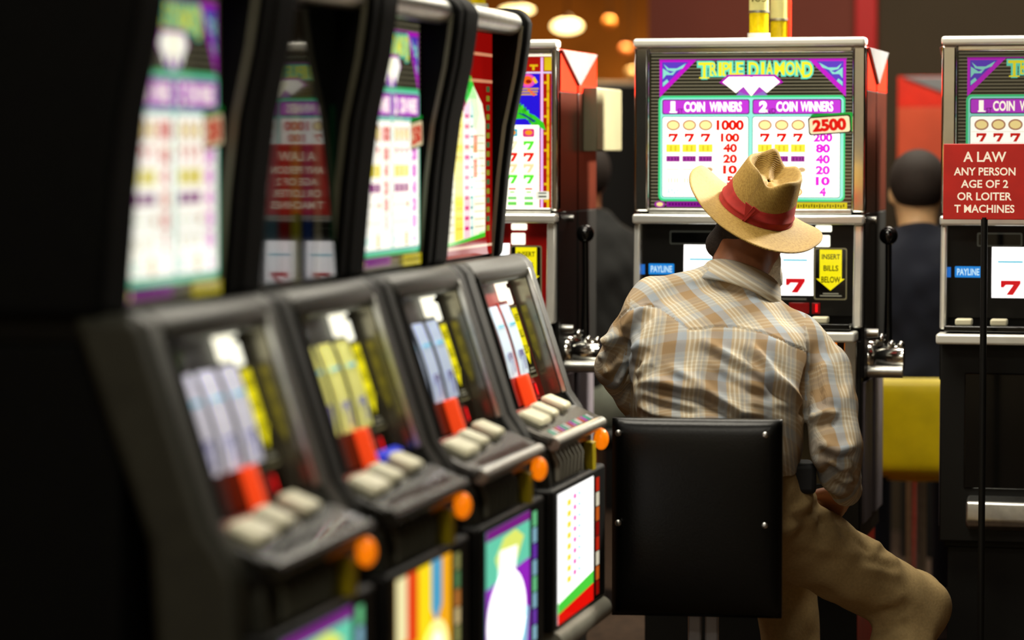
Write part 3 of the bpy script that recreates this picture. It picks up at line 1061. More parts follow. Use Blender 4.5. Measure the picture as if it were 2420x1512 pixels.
SEATC = px(1650, 1250, 6.46)
st = thing('bar_stool', 'black vinyl stool with riveted backrest under the man in the hat', 'stool', (SEATC.x, SEATC.y, 0), TH - 0.14)
b = MB()
# back panel, padded: superellipse grid bulging towards the camera (local -y)
def pad(b, cx, cz, w, hgt, y0, y1, m, bulge, rr=0.022, n=26, front=-1):
    pts, fs = [], []
    ring = []
    for j in range(n + 1):
        for i in range(n + 1):
            u, v = -1 + 2 * i / n, -1 + 2 * j / n
            e = (1 - abs(u) ** 8) * (1 - abs(v) ** 8)
            pts.append((cx + u * w / 2, y0 - bulge * (1 - u * u * u * u) * (1 - v ** 4) - 0.012 * e ** 0.35 + 0.012, cz + v * hgt / 2))
    for j in range(n):
        for i in range(n):
            q = j * (n + 1) + i
            fs.append((q, q + 1, q + n + 2, q + n + 1))
    k = len(pts)
    for j in range(n + 1):
        for i in range(n + 1):
            u, v = -1 + 2 * i / n, -1 + 2 * j / n
            e = (1 - abs(u) ** 8) * (1 - abs(v) ** 8)
            pts.append((cx + u * w / 2, y1 + bulge * (1 - u ** 4) * (1 - v ** 4) + 0.012 * e ** 0.35 - 0.012, cz + v * hgt / 2))
    for j in range(n):
        for i in range(n):
            q = k + j * (n + 1) + i
            fs.append((q + n + 1, q + n + 2, q + 1, q))
    edge = [i for i in range(n + 1)] + [j * (n + 1) + n for j in range(1, n + 1)] + [n * (n + 1) + i for i in range(n - 1, -1, -1)] + [j * (n + 1) for j in range(n - 1, 0, -1)]
    for q in range(len(edge)):
        a, c = edge[q], edge[(q + 1) % len(edge)]
        fs.append((c, a, a + k, c + k))
    b.faces(pts, fs, m, True)


pad(b, 0.014, 0.643, 0.358, 0.418, -0.235, -0.185, VINYL, 0.006)
b.build('backrest', st)
for x in (-0.15, 0.158):
    for z in (0.822, 0.632):
        r = MB()
        r.sphere((x, -0.242, z), 0.0068, SILVER, sq=(1, 0.6, 1))
        r.build('rivet', st)
b = MB()
b.tube([(0.0, 0.0, 0.505), (0.0, 0.0, 0.51), (0, 0, 0.53), (0, 0, 0.565), (0, 0, 0.578)], [0.15, 0.165, 0.175, 0.17, 0.14], VINYL, 32)
b.build('seat', st)
for x in (-0.15, 0.07):
    b = MB()
    b.tube([(x, 0.05, 0.498), (x, -0.15, 0.498), (x, -0.2, 0.52), (x, -0.2, 0.62)], 0.011, BLACK, 10)
    b.build('back_bracket', st)
for x in (-0.008, 0.029):
    b = MB()
    b.box(x - 0.0125, x + 0.0165, -0.02, 0.015, 0.03, 0.505, mat('steel_pole', (196, 200, 212), 0.35, 0.3, var=0.1))
    b.build('pole', st, 0.004)
b = MB()
b.tube([(0, 0, 0), (0, 0, 0.02), (0, 0, 0.035)], [0.2, 0.19, 0.06], BLACK, 32)
b.build('foot', st)


# ------------------------------------------------------------------ bodies: distance field -> continuous mesh
class Field:
    def __init__(self, lo, hi, h):
        self.lo, self.h = np.array(lo, float), h
        self.n = np.ceil((np.array(hi) - self.lo) / h).astype(int) + 1
        self.d = np.full(self.n, 0.2)

    def _win(self, lo, hi):
        a = np.clip(np.floor((np.array(lo) - self.lo) / self.h).astype(int), 0, self.n - 1)
        b = np.clip(np.ceil((np.array(hi) - self.lo) / self.h).astype(int) + 1, 1, self.n)
        g = [self.lo[i] + self.h * np.arange(a[i], b[i]) for i in range(3)]
        X, Y, Z = np.meshgrid(*g, indexing='ij')
        return (slice(a[0], b[0]), slice(a[1], b[1]), slice(a[2], b[2])), X, Y, Z

    def _join(self, sl, d, k):
        o = self.d[sl]
        if k > 0:
            hh = np.clip(0.5 + 0.5 * (o - d) / k, 0, 1)
            self.d[sl] = o * (1 - hh) + d * hh - k * hh * (1 - hh)
        else:
            self.d[sl] = np.minimum(o, d)

    def cap(self, a, b, ra, rb, k=0.02):
        a, b = np.array(a, float), np.array(b, float)
        R = max(ra, rb) + k + 4 * self.h
        sl, X, Y, Z = self._win(np.minimum(a, b) - R, np.maximum(a, b) + R)
        ab = b - a
        t = np.clip(((X - a[0]) * ab[0] + (Y - a[1]) * ab[1] + (Z - a[2]) * ab[2]) / (ab @ ab + 1e-12), 0, 1)
        d = np.sqrt((X - a[0] - t * ab[0]) ** 2 + (Y - a[1] - t * ab[1]) ** 2 + (Z - a[2] - t * ab[2]) ** 2) - (ra + (rb - ra) * t)
        self._join(sl, d, k)

    def ell(self, c, r, axes, k=0.02):
        c = np.array(c, float)
        A = np.array([list(v) for v in axes])
        R = max(r) + k + 4 * self.h
        sl, X, Y, Z = self._win(c - R, c + R)
        q = [((X - c[0]) * A[i, 0] + (Y - c[1]) * A[i, 1] + (Z - c[2]) * A[i, 2]) / r[i] for i in range(3)]
        m = np.sqrt(q[0] ** 2 + q[1] ** 2 + q[2] ** 2)
        self._join(sl, (m - 1) * min(r) * 0.5 + (m - 1) * max(r) * 0.5 * 0.6, k)

    def column(self, org, ex, ey, lv, k=0.03, p=2.3):
        """stack of superellipse sections: lv rows are z, x centre, y centre, half width, half depth in the frame org, ex, ey"""
        lv = np.array(sorted(lv))
        lo = np.array(org) - 0.6
        hi = np.array(org) + 0.6
        lo[2], hi[2] = lv[0, 0] - 0.05, lv[-1, 0] + 0.05
        sl, X, Y, Z = self._win(lo, hi)
        x = (X - org[0]) * ex[0] + (Y - org[1]) * ex[1]
        y = (X - org[0]) * ey[0] + (Y - org[1]) * ey[1]
        f = lambda c: np.interp(Z, lv[:, 0], lv[:, c])
        a, bb = f(3), f(4)
        m = (np.abs((x - f(1)) / a) ** p + np.abs((y - f(2)) / bb) ** p) ** (1 / p)
        d = (m - 1) * np.minimum(a, bb)
        d = np.maximum(d, np.maximum(lv[0, 0] - Z, Z - lv[-1, 0]))
        self._join(sl, d, k)

    def cut(self, fn):
        sl, X, Y, Z = self._win(self.lo, self.lo + self.h * self.n)
        self.d[sl] = np.maximum(self.d[sl], fn(X, Y, Z))

    def mesh(self):
        """naive surface nets"""
        D = self.d
        D = np.pad(D, 1, constant_values=0.2)
        s = D < 0
        nx, ny, nz = D.shape
        corners = [(i, j, k) for i in (0, 1) for j in (0, 1) for k in (0, 1)]
        cnt = np.zeros((nx - 1, ny - 1, nz - 1), int)
        for c in corners:
            cnt += s[c[0]:nx - 1 + c[0], c[1]:ny - 1 + c[1], c[2]:nz - 1 + c[2]]
        act = (cnt > 0) & (cnt < 8)
        idx = -np.ones(act.shape, int)
        cells = np.argwhere(act)
        idx[act] = np.arange(len(cells))
        P = np.zeros((len(cells), 3))
        W = np.zeros(len(cells))
        for a in corners:
            for ax in range(3):
                if a[ax] == 1:
                    continue
                b2 = list(a)
                b2[ax] = 1
                da = D[cells[:, 0] + a[0], cells[:, 1] + a[1], cells[:, 2] + a[2]]
                db = D[cells[:, 0] + b2[0], cells[:, 1] + b2[1], cells[:, 2] + b2[2]]
                x = (da < 0) != (db < 0)
                t = np.where(x, da / np.where(x, da - db, 1), 0)
                q = np.array(a, float)[None, :].repeat(len(cells), 0)
                q[:, ax] += t
                P[x] += q[x]
                W[x] += 1
        P = (cells + P / W[:, None] - 1) * self.h + self.lo
        quads = []
        for ax in range(3):
            u, v = (ax + 1) % 3, (ax + 2) % 3
            sl0 = [slice(1, -1)] * 3
            sl0[ax] = slice(0, -1)
            sl1 = [slice(1, -1)] * 3
            sl1[ax] = slice(1, None)
            a, c = s[tuple(sl0)], s[tuple(sl1)]
            for flip in (0, 1):
                w = np.argwhere((a & ~c) if not flip else (~a & c))
                off = np.array([1, 1, 1])
                off[ax] = 0
                w = w + off
                def g(du, dv):
                    q = w.copy()
                    q[:, u] -= du
                    q[:, v] -= dv
                    return idx[q[:, 0], q[:, 1], q[:, 2]]
                q4 = np.stack([g(1, 1), g(0, 1), g(0, 0), g(1, 0)], 1)
                quads.append(q4 if not flip else q4[:, ::-1])
        Q = np.concatenate(quads)
        Q = Q[(Q >= 0).all(1)]
        return P, Q


def np_mesh(name, P, Q, m, parent=None, smooth_it=0, uv=None, disp=None):
    me = bpy.data.meshes.new(name)
    me.from_pydata(P.tolist(), [], Q.tolist())
    me.materials.append(m)
    me.polygons.foreach_set('use_smooth', [True] * len(Q))
    me.update()
    if smooth_it:
        bm = bmesh.new()
        bm.from_mesh(me)
        for _ in range(smooth_it):
            bmesh.ops.smooth_vert(bm, verts=bm.verts, factor=0.5, use_axis_x=True, use_axis_y=True, use_axis_z=True)
        bm.to_mesh(me)
        bm.free()
    if disp is not None:
        n = np.zeros(len(me.vertices) * 3)
        me.vertices.foreach_get('normal', n)
        n = n.reshape(-1, 3)
        c = np.zeros(len(me.vertices) * 3)
        me.vertices.foreach_get('co', c)
        c = c.reshape(-1, 3)
        c = c + n * disp(c, n)[:, None]
        me.vertices.foreach_set('co', c.ravel())
        me.update()
    if uv is not None:
        c = np.zeros(len(me.vertices) * 3)
        me.vertices.foreach_get('co', c)
        c = c.reshape(-1, 3)
        li = np.zeros(len(me.loops), int)
        me.loops.foreach_get('vertex_index', li)
        fi = np.repeat(np.arange(len(me.polygons)), 4)
        fc = c[li].reshape(-1, 4, 3).mean(1)
        me.uv_layers.new(name='cloth')
        me.uv_layers['cloth'].data.foreach_set('uv', uv(c[li], fc[fi]).astype(np.float32).ravel())
    return link(name, me, parent)


def V(p):
    return np.array([p[0], p[1], p[2]], float)


def hand(fd, wrist, fwd, side, palm_n, curl=0.5, s=1.0):
    """palm, four unequal fingers with bent knuckles and a thumb off the palm's side; fwd: towards the fingertips, side: towards the thumb, palm_n: out of the palm"""
    w, f, sd, pn = V(wrist), V(fwd), V(side), V(palm_n)
    f /= np.linalg.norm(f)
    sd = sd - f * (sd @ f)
    sd /= np.linalg.norm(sd)
    pn = np.cross(f, sd) * np.sign(np.cross(f, sd) @ pn)
    for k in (-0.027, -0.01, 0.01, 0.026):
        fd.cap(w + f * 0.012 * s + sd * k * 0.6 * s, w + f * 0.085 * s + sd * k * s, 0.015 * s, 0.0125 * s, 0.012)
    for k, ln in ((-0.03, 0.058), (-0.0105, 0.072), (0.0105, 0.08), (0.03, 0.07)):
        a = w + f * 0.088 * s + sd * k * s
        ang = 0.3 * curl
        for q, part in enumerate((0.45, 0.3, 0.25)):
            dr = f * math.cos(ang) + pn * math.sin(ang)
            e = a + dr * ln * part * s
            fd.cap(a, e, (0.0098 - 0.0007 * q) * s, (0.0092 - 0.0008 * q) * s, 0.003)
            a = e
            ang += 1.0 * curl
    a = w + f * 0.025 * s + sd * 0.03 * s
    e = a + (f * 0.6 + sd * 0.75 + pn * 0.25) * 0.04 * s
    fd.cap(a, e, 0.014 * s, 0.0115 * s, 0.01)
    fd.cap(e, e + (f * 0.85 + sd * 0.2 + pn * 0.4) * 0.034 * s, 0.011 * s, 0.009 * s, 0.004)


def head(fd, c, fdir, up, s=1.0):
    """skull, jaw, face (brow, nose, lips, chin, eye sockets' ridge) and ears"""
    f, u = V(fdir), V(up)
    u /= np.linalg.norm(u)
    f = f - u * (f @ u)
    f /= np.linalg.norm(f)
    r = np.cross(f, u)
    c = V(c)
    ax = (r, f, u)
    fd.ell(c + u * 0.03 * s - f * 0.008 * s, (0.076 * s, 0.096 * s, 0.092 * s), ax, 0.02)
    fd.ell(c + f * 0.03 * s - u * 0.045 * s, (0.06 * s, 0.068 * s, 0.075 * s), ax, 0.03)
    fd.ell(c + f * 0.068 * s - u * 0.092 * s, (0.028 * s, 0.022 * s, 0.02 * s), ax, 0.02)
    fd.cap(c + f * 0.085 * s + u * 0.008 * s, c + f * 0.112 * s - u * 0.03 * s, 0.009 * s, 0.014 * s, 0.01)
    fd.cap(c + f * 0.082 * s + u * 0.022 * s - r * 0.035 * s, c + f * 0.082 * s + u * 0.022 * s + r * 0.035 * s, 0.01 * s, 0.01 * s, 0.012)
    fd.cap(c + f * 0.094 * s - u * 0.058 * s - r * 0.018 * s, c + f * 0.094 * s - u * 0.058 * s + r * 0.018 * s, 0.008 * s, 0.008 * s, 0.006)
    for q in (-1, 1):
        fd.ell(c + f * 0.078 * s + r * q * 0.032 * s + u * 0.003 * s, (0.013 * s, 0.011 * s, 0.009 * s), ax, 0.004)
        e = c + r * q * 0.075 * s - u * 0.008 * s - f * 0.01 * s
        fd.ell(e, (0.011 * s, 0.02 * s, 0.032 * s), ((r * 0.9 - f * 0.4 * q) / 0.985, (f * 0.9 + r * 0.4 * q) / 0.985, u), 0.005)
    return r, f, u


SKIN = mat('skin', (158, 102, 70), 0.5, var=0.12, scale=40, bump=0.08)
SKIN_PALE = mat('pale_skin', (214, 170, 122), 0.5, var=0.1, scale=40)
KHAKI = mat('khaki_cotton', (172, 146, 98), 0.9, var=0.1, scale=160, bump=0.25)
SHOE = mat('dark_shoe_leather', (30, 22, 16), 0.4, var=0.1)


# ---- plaid cloth
def plaid():
    m = bpy.data.materials.new('plaid_cotton')
    m.use_nodes = True
    nt = m.node_tree
    N, Lk = nt.nodes, nt.links
    b = N['Principled BSDF']
    b.inputs['Roughness'].default_value = 0.9
    b.inputs['Specular IOR Level'].default_value = 0.2
    uv = N.new('ShaderNodeUVMap')
    uv.uv_map = 'cloth'
    nz = N.new('ShaderNodeTexNoise')
    nz.inputs['Scale'].default_value = 9
    Lk.new(uv.outputs['UV'], nz.inputs['Vector'])
    ad = N.new('ShaderNodeVectorMath')
    ad.operation = 'MULTIPLY_ADD'
    Lk.new(nz.outputs['Color'], ad.inputs[0])
    ad.inputs[1].default_value = (0.012, 0.012, 0)
    Lk.new(uv.outputs['UV'], ad.inputs[2])
    sp = N.new('ShaderNodeSeparateXYZ')
    Lk.new(ad.outputs['Vector'], sp.inputs['Vector'])
    tan, blue, cream, pale = (174, 148, 114), (178, 186, 194), (206, 190, 162), (232, 226, 208)

    def ramp(src, per, off):
        mu = N.new('ShaderNodeMath')
        mu.operation = 'MULTIPLY_ADD'
        mu.inputs[1].default_value = 1 / per
        mu.inputs[2].default_value = off
        Lk.new(src, mu.inputs[0])
        fr = N.new('ShaderNodeMath')
        fr.operation = 'FRACT'
        Lk.new(mu.outputs[0], fr.inputs[0])
        r = N.new('ShaderNodeValToRGB')
        r.color_ramp.interpolation = 'LINEAR'
        st = [(0.0, tan), (0.24, tan), (0.26, blue), (0.44, blue), (0.46, cream), (0.5, cream), (0.51, pale), (0.54, pale), (0.55, cream), (0.6, cream), (0.61, pale), (0.64, pale), (0.65, cream), (0.7, cream), (0.71, pale), (0.73, pale), (0.75, (196, 188, 172)), (0.8, (176, 176, 174)), (0.81, (206, 198, 180)), (0.85, (206, 198, 180)), (0.86, (176, 176, 174)), (0.96, (200, 188, 166)), (0.98, tan)]
        e = r.color_ramp.elements
        e[0].position, e[0].color = st[0][0], L(st[0][1])
        e[1].position, e[1].color = st[-1][0], L(st[-1][1])
        for p_, c_ in st[1:-1]:
            q = e.new(p_)
            q.color = L(c_)
        Lk.new(fr.outputs[0], r.inputs['Fac'])
        return r.outputs['Color']
    mx = N.new('ShaderNodeMix')
    mx.data_type = 'RGBA'
    mx.inputs[0].default_value = 0.3
    Lk.new(ramp(sp.outputs['X'], 0.098, 0.1), mx.inputs[6])
    Lk.new(ramp(sp.outputs['Y'], 0.11, 0.35), mx.inputs[7])
    # weave
    wv = N.new('ShaderNodeTexWave')
    wv.inputs['Scale'].default_value = 140
    wv.inputs['Distortion'].default_value = 1.5
    Lk.new(uv.outputs['UV'], wv.inputs['Vector'])
    m2 = N.new('ShaderNodeMix')
    m2.data_type = 'RGBA'
    m2.blend_type = 'MULTIPLY'
    m2.inputs[0].default_value = 0.22
    Lk.new(mx.outputs[2], m2.inputs[6])
    Lk.new(wv.outputs['Color'], m2.inputs[7])
    g = N.new('ShaderNodeGamma')
    g.inputs['Gamma'].default_value = 1.12
    Lk.new(m2.outputs[2], g.inputs['Color'])
    Lk.new(g.outputs['Color'], b.inputs['Base Color'])
    return m


PLAID = plaid()
ORG = V(px(1700, 1000, 6.45))
ORG[2] = 0
EX, EY = V(RT), V(FH)


def z_at(py, zc):
    return px(1700, py, zc)[2]


def off(x, y, zc):
    """right / forward offsets of a pixel from ORG"""
    q = V(px(x, y, zc)) - ORG
    return q @ EX, q @ EY


man = thing('person', 'man in straw hat and plaid shirt seated with his back turned', 'person', (ORG[0], ORG[1], 0))
J = {k: V(px(*v)) for k, v in dict(
    pelvis=(1715, 1180, 6.52), waist=(1712, 1060, 6.48), chest=(1695, 880, 6.46), upper=(1705, 740, 6.52), neck0=(1745, 660, 6.56), neck1=(1762, 575, 6.60),
    shR=(1884, 812, 6.52), elR=(1974, 1050, 6.43), wrR=(1992, 1165, 6.6), shL=(1540, 755, 6.53), elL=(1466, 872, 6.60), wrL=(1590, 1085, 6.76),
    hipR=(1790, 1215, 6.54), knR=(2165, 1435, 6.76), anR=(2070, 1690, 6.62), hipL=(1655, 1215, 6.54), knL=(1850, 1345, 6.9), anL=(1885, 1690, 6.86)).items()}
FACE = V(RT * 0.5 + FH * 0.85 - Vector((0, 0, 0.22)))
HUP = V(RT * 0.33 + FH * -0.22 + Vector((0, 0, 1)))
HC = V(px(1776, 556, 6.62))

# torso silhouette: pixel row, left, right, centre distance, half depth
TOR = [(668, 1610, 1750, 6.565, 0.06), (690, 1540, 1800, 6.56, 0.085), (715, 1508, 1850, 6.545, 0.105), (748, 1488, 1868, 6.525, 0.12), (778, 1485, 1894, 6.51, 0.126), (800, 1484, 1910, 6.50, 0.13),
       (900, 1488, 1906, 6.475, 0.14), (985, 1508, 1900, 6.475, 0.145), (1060, 1540, 1893, 6.49, 0.15), (1115, 1550, 1884, 6.50, 0.155)]


def torso(shrink):
    out = []
    for py, xl, xr, zc, hd in TOR:
        a, d = off(xl, py, zc)
        c, _ = off(xr, py, zc)
        out.append((px(1700, py, zc)[2], (a + c) / 2, d, (c - a) / 2 - shrink, hd - shrink))
    return out


def bounds(pts, pad_):
    a = np.array(pts)
    return a.min(0) - pad_, a.max(0) + pad_


# body: one continuous mesh
lo, hi = bounds(list(J.values()) + [HC], 0.2)
lo[2] = 0.0
fd = Field(lo, hi, 0.0075)
fd.column(ORG, EX, EY, torso(0.032), 0.0)
fd.cap(J['pelvis'] + EX * -0.05, J['pelvis'] + EX * 0.05, 0.105, 0.105, 0.05)
fd.cap(J['neck0'], J['neck1'], 0.064, 0.06, 0.03)
for s_ in 'RL':
    fd.cap(J['sh' + s_], J['el' + s_], 0.03, 0.03, 0.02)
    fd.cap(J['el' + s_], J['wr' + s_], 0.033, 0.026, 0.02)
    fd.cap(J['hip' + s_], J['kn' + s_], 0.08, 0.058, 0.04)
    fd.cap(J['kn' + s_], J['an' + s_], 0.055, 0.04, 0.02)
    toe = J['an' + s_] + V(FH) * 0.16 + EX * (0.05 if s_ == 'R' else 0) + np.array([0, 0, -0.045])
    fd.cap(J['an' + s_] + np.array([0, 0, -0.03]), toe, 0.036, 0.03, 0.02)
hand(fd, J['wrR'], V(px(1945, 1215, 6.68)) - J['wrR'], -EX + EY * 0.4, np.array([0, 0, -1.0]), 0.35)
hand(fd, J['wrL'], V(px(1700, 1168, 6.86)) - J['wrL'], EX - EY * 0.3, np.array([0, 0, -1.0]), 0.35)
hr, hf, hu = head(fd, HC, FACE, HUP, 0.95)
fd.cap(HC - hf * 0.01 - hu * 0.05, J['neck1'], 0.062, 0.06, 0.03)
P_, Q_ = fd.mesh()
np_mesh('body', P_ - ORG, Q_, SKIN, man, 1)
for q in (-1, 1):
    b = MB()
    b.sphere(tuple(HC + hf * 0.083 + hr * q * 0.032 + hu * 0.003 - ORG), 0.0115, mat('eye_white', (230, 226, 216), 0.15, var=0.02), 14, 10)
    b.sphere(tuple(HC + hf * 0.0905 + hr * q * 0.032 + hu * 0.003 - ORG), 0.0052, mat('eye_iris', (50, 34, 20), 0.15, var=0.02), 12, 8)
    b.build('eye', man)

# hair on the back of the head, and the white beard
fd = Field(HC - 0.16, HC + 0.16, 0.006)
fd.ell(HC + hu * 0.022 - hf * 0.012, (0.0715, 0.094, 0.079), (hr, hf, hu), 0)
fd.cap(HC - hf * 0.062 - hu * 0.035 - hr * 0.035, HC - hf * 0.062 - hu * 0.035 + hr * 0.035, 0.032, 0.032, 0.02)
fd.cut(lambda X, Y, Z: ((X - HC[0]) * hf[0] + (Y - HC[1]) * hf[1] + (Z - HC[2]) * hf[2]) + 0.03 - 0.5 * ((X - HC[0]) * hu[0] + (Y - HC[1]) * hu[1] + (Z - HC[2]) * hu[2]))
P_, Q_ = fd.mesh()
HAIR = mat('short_dark_hair', (38, 26, 18), 0.8, var=0.4, scale=220, bump=0.6)
np_mesh('hair', P_ - ORG, Q_, HAIR, man, 1)
fd = Field(HC - 0.2, HC + 0.2, 0.006)
for q in (-1, 1):
    fd.cap(HC + hr * q * 0.066 - hu * 0.03 + hf * 0.015, HC + hr * q * 0.052 - hu * 0.085 + hf * 0.045, 0.016, 0.028, 0.02)
    fd.cap(HC + hr * q * 0.052 - hu * 0.085 + hf * 0.045, HC - hu * 0.115 + hf * 0.085, 0.028, 0.034, 0.02)
fd.d += 0.004 * np.sin(np.arange(fd.n[0])[:, None, None] * 1.9) * np.sin(np.arange(fd.n[1])[None, :, None] * 2.3)
P_, Q_ = fd.mesh()
np_mesh('beard', P_ - ORG, Q_, mat('white_beard', (232, 226, 212), 0.85, var=0.12, scale=300, bump=0.6), man, 0)

# ---- shirt
lo, hi = bounds([J[k] for k in ('waist', 'shR', 'shL', 'elL', 'elR', 'wrL', 'wrR', 'neck0', 'pelvis')], 0.16)
fd = Field(lo, hi, 0.0043)
fd.column(ORG, EX, EY, torso(0.0), 0.0, 2.35)
fd.cap(V(px(1548, 704, 6.53)), V(px(1690, 676, 6.56)), 0.05, 0.044, 0.03)
fd.cap(V(px(1882, 806, 6.53)), V(px(1775, 736, 6.56)), 0.048, 0.048, 0.03)
fd.cap(V(px(1742, 722, 6.55)), V(px(1740, 712, 6.56)), 0.078, 0.07, 0.02)
arm = {}
arm['R'] = [(V(px(1893, 808, 6.52)), 0.058), (V(px(1942, 872, 6.50)), 0.055), (V(px(1966, 960, 6.46)), 0.056), (V(px(1976, 1060, 6.43)), 0.056), (V(px(1988, 1125, 6.49)), 0.044), (V(px(2000, 1160, 6.58)), 0.034)]
arm['L'] = [(V(px(1530, 745, 6.52)), 0.056), (V(px(1492, 800, 6.55)), 0.05), (V(px(1463, 868, 6.58)), 0.05), (V(px(1478, 890, 6.64)), 0.05), (V(px(1500, 932, 6.645)), 0.044), (V(px(1533, 988, 6.685)), 0.04)]
for s_ in 'RL':
    for q in range(len(arm[s_]) - 1):
        fd.cap(arm[s_][q][0], arm[s_][q + 1][0], arm[s_][q][1], arm[s_][q + 1][1], 0.025 if q == 0 else 0.012)
P_, Q_ = fd.mesh()


def to_px(c):
    q = c - V(CAM)
    z = q @ V(FW)
    return CX + F_PX * (q @ V(RT)) / z, CY - F_PX * (q @ V(UPV)) / z


def dist_poly(x, y, pl):
    """signed distance (sign: + below / right of the line) from points to a polyline, in pixels, and the fade at its ends"""
    best = np.full(len(x), 1e9)
    sg = np.zeros(len(x))
    tt = np.zeros(len(x))
    n = len(pl) - 1
    for i in range(n):
        (ax, ay), (bx, by) = pl[i], pl[i + 1]
        dx, dy = bx - ax, by - ay
        l2 = dx * dx + dy * dy
        tr = ((x - ax) * dx + (y - ay) * dy) / l2
        t = np.clip(tr, 0, 1)
        d = np.hypot(x - ax - t * dx, y - ay - t * dy)
        better = d < best
        best = np.where(better, d, best)
        cr = dx * (y - ay) - dy * (x - ax)
        sg = np.where(better, np.sign(cr), sg)
        tt = np.where(better, (i + t) / n, tt)
    return best * sg, np.clip(np.minimum(tt, 1 - tt) * 5 + 0.1, 0, 1)


Cq = lambda pts: [(1400 + a / 3.361, 560 + c / 3.361) for a, c in pts]
FOLDS = [  # polyline in the crop, height, width px
    (Cq([(850, 800), (1000, 900), (1250, 1040), (1500, 1180), (1680, 1290)]), 0.008, 13),
    (Cq([(1240, 840), (1330, 960), (1420, 1080), (1560, 1230), (1690, 1340)]), 0.009, 11),
    (Cq([(290, 1130), (600, 1165), (900, 1235), (1050, 1320), (1180, 1400), (1400, 1420)]), 0.010, 12),
    (Cq([(600, 1020), (800, 1140), (1000, 1250), (1200, 1380)]), 0.006, 12),
    (Cq([(370, 1320), (500, 1400), (800, 1445), (1100, 1440)]), 0.009, 13),
    (Cq([(340, 1220), (600, 1290), (900, 1370)]), 0.005, 12),
    (Cq([(255, 760), (330, 630), (440, 550)]), 0.008, 12),
    (Cq([(260, 1020), (330, 900), (420, 830)]), 0.006, 12),
    (Cq([(290, 1090), (380, 1060), (430, 980)]), 0.005, 10),
    (Cq([(900, 940), (1150, 1100), (1400, 1230), (1640, 1360)]), 0.006, 12),
    (Cq([(1690, 1330), (1400, 1330), (1200, 1300)]), 0.005, 14),
    (Cq([(1830, 960), (1850, 1150), (1900, 1400)]), 0.005, 12),
    (Cq([(1930, 830), (2010, 1000), (2080, 1250)]), 0.005, 11),
    (Cq([(1730, 1450), (1850, 1390), (1960, 1420)]), 0.008, 12),
    (Cq([(1800, 1620), (1950, 1700), (2100, 1660)]), 0.007, 14),
    (Cq([(1850, 1760), (1980, 1830), (2090, 1800)]), 0.008, 13),
    (Cq([(1900, 1890), (2010, 1930), (2080, 1900)]), 0.007, 12),
    (Cq([(60, 800), (150, 830), (230, 760)]), 0.010, 14),
    (Cq([(60, 980), (140, 900), (200, 780)]), 0.009, 13),
    (Cq([(100, 1120), (190, 980), (240, 850)]), 0.009, 12),
    (Cq([(180, 1200), (250, 1060), (260, 960)]), 0.007, 12),
    (Cq([(800, 280), (1000, 300), (1200, 380), (1360, 480)]), 0.006, 16),
]
SEAM = Cq([(170, 690), (270, 590), (430, 540), (520, 560), (640, 640), (770, 740), (870, 735), (960, 715), (1150, 715), (1350, 760), (1550, 840), (1700, 910)])
SLEEVE_R = Cq([(1690, 780), (1715, 920), (1720, 1060), (1700, 1180), (1680, 1400)])
SLEEVE_L = Cq([(300, 560), (215, 640), (240, 760), (262, 900), (300, 1130)])


def ndisp(c):
    """soft random creases"""
    r = np.zeros(len(c))
    g = np.random.default_rng(3)
    for _ in range(26):
        k = g.normal(size=3)
        k /= np.linalg.norm(k)
        r += np.sin((c @ k) * g.uniform(35, 110) + g.uniform(0, 6.28)) * 0.00045
    return r


def shirt_disp(c, n):
    c = c + ORG
    x, y = to_px(c)
    facing = np.clip(-(n @ V(FH)) * 2 + 0.3, 0, 1)
    r = ndisp(c)
    for pl, a, w in FOLDS:
        d, e = dist_poly(x, y, pl)
        prof = np.exp(-(d / w) ** 2) - 0.75 * np.exp(-((d - 1.7 * w) / (w * 1.1)) ** 2)
        r += 1.7 * a * prof * e * facing
    for pl in (SEAM, SLEEVE_R, SLEEVE_L):
        d, e = dist_poly(x, y, pl)
        r += (0.0012 * np.exp(-((d + 4) / 3.5) ** 2) - 0.0022 * np.exp(-(d / 2.2) ** 2)) * facing
    d, e = dist_poly(x, y, SLEEVE_R[2:])
    r += -0.013 * np.exp(-(d / 9) ** 2) * facing
    d, e = dist_poly(x, y, SLEEVE_L[3:])
    r += -0.010 * np.exp(-(d / 8) ** 2) * facing
    return r


def shirt_uv(c, fc):
    c, fc = c + ORG, fc + ORG
    x, y = to_px(fc)
    u = (c - ORG) @ EX
    v = c[:, 2]
    dep = (c - ORG) @ EY
    out = np.stack([u + 0.02 * np.sin(v * 9), v + dep * 0.6], 1)
    # yoke: cloth cut on another grain
    sy = np.interp(x, [p[0] for p in SEAM], [p[1] for p in SEAM])
    a = math.radians(27)
    yo = np.stack([u * math.cos(a) + (v + dep * 0.7) * math.sin(a), -u * math.sin(a) + (v + dep * 0.7) * math.cos(a)], 1) + 0.03
    out = np.where((y < sy)[:, None], yo, out)
    # sleeves: along the arm
    for s_, line, sign in (('R', SLEEVE_R, 1), ('L', SLEEVE_L, -1)):
        lx = np.interp(y, [p[1] for p in line], [p[0] for p in line])
        onarm = (x - lx) * sign > 0
        if s_ == 'R':
            onarm |= y > 1090 + 0 * x
            onarm &= x > 1895
        a0, a1 = arm[s_][1][0], arm[s_][3 if s_ == 'R' else 2][0]
        ax = (a1 - a0) / np.linalg.norm(a1 - a0)
        pr_ = np.cross(ax, EY)
        pr_ /= np.linalg.norm(pr_)
        q = np.stack([(c - a0) @ pr_ + 0.5 * ((c - a0) @ np.cross(pr_, ax)) + 0.037, (c - a0) @ ax], 1)
        out = np.where(onarm[:, None], q, out)
    return out


shirt = np_mesh('shirt', P_ - ORG, Q_, PLAID, man, 4, shirt_uv, shirt_disp)
